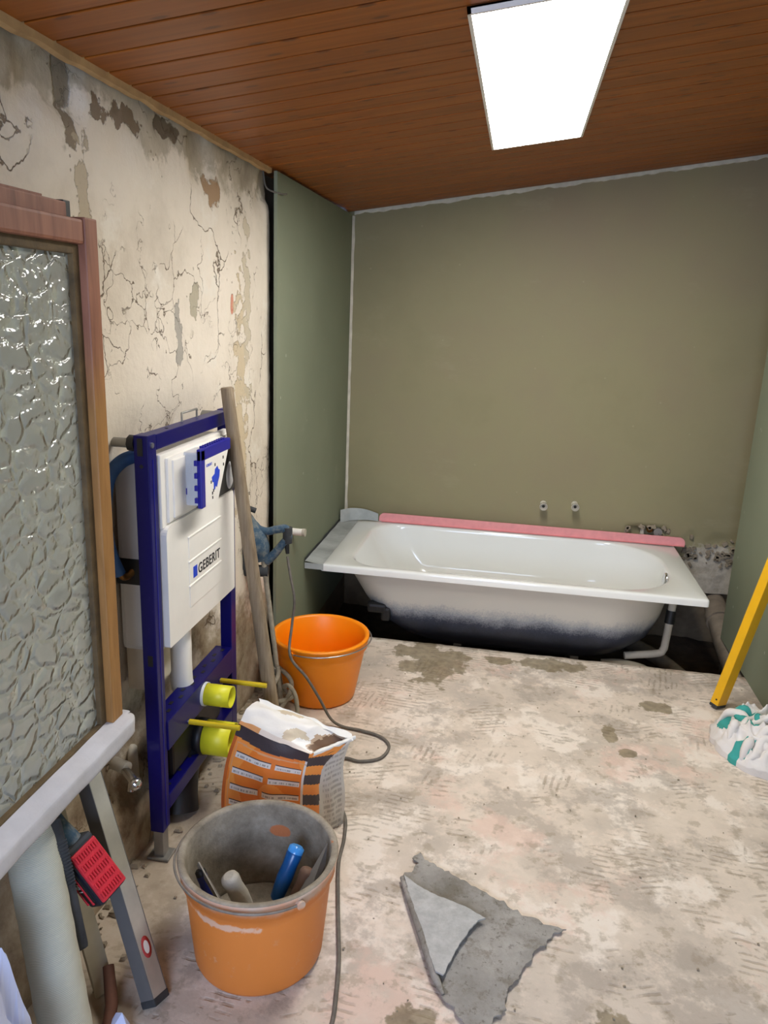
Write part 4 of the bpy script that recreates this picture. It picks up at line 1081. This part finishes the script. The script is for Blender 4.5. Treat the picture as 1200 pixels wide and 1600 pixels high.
# fibreglass mesh roll
b = MB(); RB, RT = Vector((-.757, 1.085, 0)), Vector((-.885, 1.182, .520))
rl = thing('mesh_roll', tuple(RB), 'pale fibreglass mesh roll leaning below the window sill', 'roll')
Mr = frame_from((0, 0, 0), (RT - RB).orthogonal(), (0, 0, 1)); zd = (RT - RB).normalized(); xd = Vector((1, 0, 0)); xd = (xd - zd * xd.dot(zd)).normalized(); yd = zd.cross(xd)
LRo = (RT - RB).length
me_b = MB()
prof_r = [(.022, .018), (.0475, .018), (.049, .022)] + [(.049 + .0006 * math.sin(k * 1.7), .022 + (LRo - .03) * k / 30) for k in range(1, 31)] + [(.0475, LRo - .004), (.022, LRo - .004), (.022, .018)]
me_b.lathe(prof_r, 40)
o = me_b.build('wound_mesh', MT['mesh_roll'])
o.parent = rl
o.matrix_local = Matrix(((xd.x, yd.x, zd.x, 0), (xd.y, yd.y, zd.y, 0), (xd.z, yd.z, zd.z, 0), (0, 0, 0, 1)))
Mrr = Matrix(((xd.x, yd.x, zd.x, RB.x), (xd.y, yd.y, zd.y, RB.y), (xd.z, yd.z, zd.z, RB.z), (0, 0, 0, 1)))
b = MB(); b.lathe([(.018, .012), (.0225, .012), (.0225, LRo), (.018, LRo), (.018, .012)], 24, Mrr); b.build('cardboard_core', MT['card'], rl)

# cordless tool between roll and level
ct = thing('cordless_drill', (-.82, 1.29, .25), 'dusty teal cordless drill with red ribbed battery below the sill', 'drill')
bz = Vector((-.772, 1.240, .352))
Mb = frame_from(bz, (.55, .02, -.80), (.80, -.35, .52))         # x: long edge down-right, z: red face outwards
b = MB(); b.box((-.064, -.036, -.055), (.064, .036, -.004), .008, 0, Mb); bt = b.build('battery', MT['batt_dark'], ct)
b = MB(); b.box((-.060, -.031, -.006), (.058, .033, .004), .003, 0, Mb)
b.build('battery_red_face', MT['batt_red'], bt)
rb = MB()
for i in range(5):
    for j in range(9):
        rb.box((-.053 + i * .0225, -.027 + j * .0062, .002), (-.053 + i * .0225 + .013, -.027 + j * .0062 + .0034, .0075), .001, 0, Mb)
rb.build('rib_pattern', MT['batt_red'], bt)['kind'] = 'stuff'
b = MB(); b.box((-.046, -.040, -.048), (.05, -.034, -.012), .004, 0, Mb); b.box((-.03, -.0415, -.044), (.052, -.0385, -.038), .001, 1, Mb); b.box((-.03, -.0415, -.022), (.052, -.0385, -.016), .001, 1, Mb)
sidep = b.build('latch', [MT['black'], MT['batt_red']], bt)
text_mesh('voltage_print', '18V', .020, MT['paper'], Mb @ Matrix.Translation((.022, -.0407, -.037)) @ Matrix.Rotation(PI, 4, 'Z') @ Matrix.Rotation(PI / 2, 4, 'X') , sidep, .0004)
b = MB(); b.box((-.075, -.034, -.062), (-.058, .034, .002), .008, 0, Mb); b.build('battery_shoe', MT['tool_dark'], ct)
hp = [Mb @ Vector((-.055, .0, -.028)), Mb @ Vector((-.085, .0, -.03)), Mb @ Vector((-.12, .0, -.035)), Mb @ Vector((-.155, .0, -.04))]
b = MB(); b.tube(hp, [.026, .024, .022, .024], 16, seg=5); b.build('grip', MT['tool_blue'], ct)
b = MB(); b.tube([Mb @ Vector((-.165, -.05, .0)), Mb @ Vector((-.17, .0, -.04)), Mb @ Vector((-.17, .05, -.08))], [.026, .030, .024], 16, seg=4); b.build('motor_housing', MT['tool_blue'], ct)
b = MB(); b.tube([Mb @ Vector((-.17, .05, -.08)), Mb @ Vector((-.17, .08, -.105))], [.02, .012], 14); b.build('chuck', MT['black'], ct)
b = MB(); Mk = frame_from((-.788, 1.183, .205), (-.16, .03, 1.0), (.75, -.65, .1)); b.box((.0, -.015, -.013), (.30, .015, .013), .008, 0, Mk); bar = b.build('side_bar', MT['tool_dark'], ct)
for k in range(14):
    sub(bar, 'rib', MT['tool_dark'], lambda b: b.box((.15 + k * .0075, -.0158, .008), (.1535 + k * .0075, .0158, .0145), .001, 0, Mk))
b = MB(); Mk = frame_from((-.800, 1.262, .0), (-.15, .05, .55), (.85, -.5, .2)); b.box((.0, -.032, -.006), (.50, .012, .006), .002, 0, Mk)
tag(b.build('board_offcut', MT['card']), 'narrow beige board offcut behind the mesh roll', 'board')
b = MB(); b.tube([(-.728, 1.155, .006), (-.752, 1.225, .025), (-.785, 1.275, .07)], [.012, .014, .012], 8); tag(b.build('rusty_rod', MT['brown']), 'rusty brown rod lying beside the mesh roll foot', 'rod')
# crumpled white film at the lower left
def crumple(cx, cy, rx, ry, h, seed, n=26):
    b = MB()
    def fn(u, v):
        a = u * 2 * PI; t = v * PI * .5
        q = 1 + .28 * nz(math.cos(a) * 1.8, math.sin(a) * 1.8, seed + v * 2.0, 1.6) + .10 * nz(math.cos(a) * 4, math.sin(a) * 4, seed + v * 5)
        return (cx + rx * math.cos(a) * math.cos(t) * q, cy + ry * math.sin(a) * math.cos(t) * q, max(0, h * math.sin(t) * q))
    b.grid(fn, n, n // 2, sm=False); return b
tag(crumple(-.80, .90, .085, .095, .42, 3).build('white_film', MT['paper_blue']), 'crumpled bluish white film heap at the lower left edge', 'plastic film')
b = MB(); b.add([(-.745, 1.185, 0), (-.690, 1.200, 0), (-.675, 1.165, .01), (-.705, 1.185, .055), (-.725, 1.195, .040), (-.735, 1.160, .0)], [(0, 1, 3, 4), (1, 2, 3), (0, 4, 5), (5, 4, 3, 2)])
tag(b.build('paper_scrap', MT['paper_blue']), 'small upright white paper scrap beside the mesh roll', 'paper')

# ================================================================== FLOOR OBJECTS
# torn felt
felt = thing('torn_felt', (0, 1.6, 0), 'torn grey felt sheet lying folded on the floor', 'felt')
outl = [(-.163, 1.866), (-.150, 1.850), (-.06, 1.80), (.03, 1.748), (.12, 1.70), (.205, 1.668), (.235, 1.668), (.205, 1.640), (.165, 1.590), (.13, 1.52), (.095, 1.455), (.085, 1.395), (.055, 1.36), (.02, 1.325), (-.02, 1.375), (-.048, 1.41), (-.075, 1.452), (-.125, 1.585), (-.165, 1.68), (-.197, 1.758), (-.190, 1.775), (-.175, 1.785), (-.160, 1.822), (-.178, 1.840)]
def ragged(pts, amp, step=.008, seed=0):
    out = []
    n = len(pts)
    for i in range(n):
        a, c_ = Vector(pts[i]), Vector(pts[(i + 1) % n]); L = (c_ - a).length; k = max(1, int(L / step)); nr = Vector((-(c_ - a).y, (c_ - a).x)).normalized()
        for j in range(k):
            p = a.lerp(c_, j / k); out.append(p + nr * amp * (mnoise.noise(Vector((p.x * 60, p.y * 60, seed))) + .5 * mnoise.noise(Vector((p.x * 190, p.y * 190, seed)))))
    return out
def sheet(pts, zf, th, mats, name, parent):
    bm = bmesh.new(); vs = [bm.verts.new((p.x, p.y, 0)) for p in pts]; f = bm.faces.new(vs)
    bmesh.ops.triangulate(bm, faces=[f]); 
    for _ in range(2): bmesh.ops.subdivide_edges(bm, edges=[e for e in bm.edges if e.calc_length() > .03], cuts=1, use_grid_fill=False); bmesh.ops.triangulate(bm, faces=bm.faces[:])
    r = bmesh.ops.extrude_face_region(bm, geom=bm.faces[:]); 
    tops = set(v for v in r['geom'] if isinstance(v, bmesh.types.BMVert))
    for v in bm.verts:
        z_ = zf(v.co.x, v.co.y); v.co.z = z_ + (th if v in tops else 0)
    bmesh.ops.recalc_face_normals(bm, faces=bm.faces)
    me = bpy.data.meshes.new(name); bm.to_mesh(me); bm.free(); me.materials.append(mats)
    for p in me.polygons: p.use_smooth = False
    o = bpy.data.objects.new(name, me); COL.objects.link(o); o.parent = parent; o.matrix_parent_inverse = Matrix.Translation(-parent.location); return o
sheet(ragged(outl, .011), lambda x, y: .002 + .003 * (1 + nz(x, y, 0, 9)), .004, MT['felt'], 'felt_sheet', felt)
fold = [(-.192, 1.755), (-.172, 1.742), (-.13, 1.712), (-.085, 1.695), (-.02, 1.672), (.034, 1.640), (.012, 1.628), (-.012, 1.575), (-.035, 1.515), (-.055, 1.448), (-.073, 1.455), (-.125, 1.588), (-.165, 1.683)]
sheet(ragged(fold, .003, seed=4), lambda x, y: .012 + .004 * (1 + nz(x, y, 3, 7)) + .006 * max(0, min(1, (x + .2) / .2)), .004, MT['felt_back'], 'folded_flap', felt)
b = MB(); b.tube([(-.196, 1.756, .010), (-.166, 1.683, .012), (-.126, 1.588, .012), (-.074, 1.455, .012), (-.05, 1.412, .008)], [.006, .010, .011, .010, .004], 10, seg=5); b.build('fold_edge', MT['felt'], felt)

# rag
b = MB(); NU, NV = 120, 60; rcx, rcy = 1.0, 2.70
def rag(u, v):
    a = u * 2 * PI
    R0 = (1 + .10 * nz(math.cos(a) * 2, math.sin(a) * 2, 4) + .05 * nz(math.cos(a) * 6, math.sin(a) * 6, 2))
    r = v * R0
    if v > .92: r = R0 * (1.0 - .0 * v)
    x = rcx + min(.083, .185 * r * math.cos(a)) if False else rcx + .185 * r * math.cos(a); y = rcy + .215 * r * math.sin(a)
    x = min(x, 1.082)
    h = .105 * (1 - v ** 2.6) ** .75
    w1 = nz(x + .07 * nz(x, y, 9, 7), y, 1, 9); w2 = nz(x + .06 * nz(y, x, 2, 9), y + .05 * nz(x, y, 5, 8), 6, 17)
    fold_ = (1 - abs(w1) * 1.6) ** 3 * .060 + max(0, 1 - abs(w2) * 2.2) ** 2 * .030
    h = h * (.62 + .10 * nz(x, y, 8, 5)) + fold_ * (1 - v ** 4) * 1.0
    return (x, y, max(.0, h if v < .985 else 0))
b.grid(rag, NU, NV)
nface = len(b.f)
cols = []
for j in range(NV):
    for i in range(NU):
        x, y, z_ = rag((i + .5) / NU, (j + .5) / NV)
        teal = (((x - .865) / .025) ** 2 + ((y - 2.745) / .045) ** 2 < 1) or (((x - .885) / .045) ** 2 + ((y - 2.585) / .028) ** 2 < 1 + .5 * nz(x, y, 1, 30)) or (((x - 1.03) / .02) ** 2 + ((y - 2.73) / .02) ** 2 < 1)
        cols.append((.045, .33, .29) if teal else (.72, .68, .64))
rnd = random.Random(5)
def rag_z(x, y):
    d = math.hypot((x - rcx) / .185, (y - rcy) / .215)
    a = math.atan2((y - rcy) / .215, (x - rcx) / .185) / (2 * PI)
    return rag(a % 1.0, min(.97, d / (1 + .10 * nz(math.cos(a * 2 * PI) * 2, math.sin(a * 2 * PI) * 2, 4))))[2]
for k in range(26):
    a = rnd.random() * 2 * PI; rr_ = rnd.random() ** .6 * .80
    x, y = rcx + .165 * rr_ * math.cos(a), rcy + .20 * rr_ * math.sin(a); h_ = rnd.random() * 2 * PI; pts = []
    for i in range(7):
        if math.hypot((x - rcx) / .185, (y - rcy) / .215) > .93 or x > 1.060: break
        pts.append((x, y, max(.006, rag_z(x, y)) - .003)); h_ += rnd.gauss(0, .55); x += .028 * math.cos(h_); y += .028 * math.sin(h_)
    if len(pts) < 3: continue
    w_ = .010 + rnd.random() * .009; f0 = len(b.f)
    b.tube(pts, [w_ * .35, w_, w_ * 1.1, w_, w_ * .3], 10, seg=5)
    tl = rnd.random() < .10
    cols += [(.045, .33, .29) if tl else (.74, .70, .66)] * (len(b.f) - f0)
ro = b.build('cotton_rag', MT['rag'], None, fix=False)
add_colour(ro, cols)
tag(ro, 'crumpled white rag with teal patches on the floor', 'rag')

# yellow level
yl = thing('spirit_level', (.905, 2.99, 0), 'yellow spirit level leaning on the right green board', 'level')
q0, q1 = Vector((.903, 2.995, .004)), Vector((1.058, 2.995, .80)); My = frame_from(q0, q1 - q0, (-.85, -.7, 0)); LY = (q1 - q0).length
b = MB(); b.box((0.012, -.018, -.029), (LY - .012, .018, .029), .003, 0, My); b.build('beam', MT['level_yellow'], yl)
b = MB(); b.box((0, -.0183, -.0295), (.013, .0183, .0295), .003, 0, My); b.build('end_cap', MT['tool_dark'], yl)
b = MB(); b.box((LY - .013, -.0183, -.0295), (LY, .0183, .0295), .003, 0, My); b.build('end_cap', MT['tool_dark'], yl)
b = MB(); b.tube([My @ Vector((.035, -.004, .0285)), My @ Vector((.035, -.004, .0298))], .004, 10); b.build('hang_hole', MT['black'], yl)
b = MB(); b.box((LY * .86 - .03, -.019, -.012), (LY * .86 + .03, .019, .012), .003, 0, My); b.build('vial', MT['grip_cap'], yl)

# crumbs on the floor and rubble at the foot of the wall
def chunk(b, x, y, r, zoff=0):
    vs = []
    for (dx, dy, dz) in [(-1, -1, 0), (1, -1, 0), (1, 1, 0), (-1, 1, 0), (-.6, -.7, 1), (.7, -.5, .9), (.6, .7, 1), (-.7, .6, .8)]:
        vs.append((x + dx * r * random.uniform(.7, 1.2), y + dy * r * random.uniform(.7, 1.2), zoff + dz * r * random.uniform(.6, 1.1)))
    b.add(vs, [(3, 2, 1, 0), (4, 5, 6, 7), (0, 1, 5, 4), (1, 2, 6, 5), (2, 3, 7, 6), (3, 0, 4, 7)])
b = MB()
for k in range(150):
    x_, y_, r_ = random.uniform(-.55, 1.05), random.uniform(1.2, 3.3), random.uniform(.0012, .0035)
    if math.hypot(x_ - nx, y_ - ny) > .2: chunk(b, x_, y_, r_)
o = b.build('floor_crumbs', MT['rubble']); o['kind'] = 'stuff'; tag(o, 'tiny mortar crumbs scattered over the concrete floor', 'crumbs')
b = MB()
for k in range(220):
    y_ = random.uniform(1.2, 2.75); x_ = -.925 + abs(random.gauss(0, .055)); r_ = random.choice([.003, .004, .006, .008, .012]) * random.uniform(.7, 1.2)
    if not (1.66 < y_ < 1.77 or 2.19 < y_ < 2.29 or 1.82 < y_ < 2.0): chunk(b, x_, y_, r_)
o = b.build('wall_rubble', MT['rubble']); o['kind'] = 'stuff'; tag(o, 'broken plaster rubble along the foot of the left wall', 'rubble')
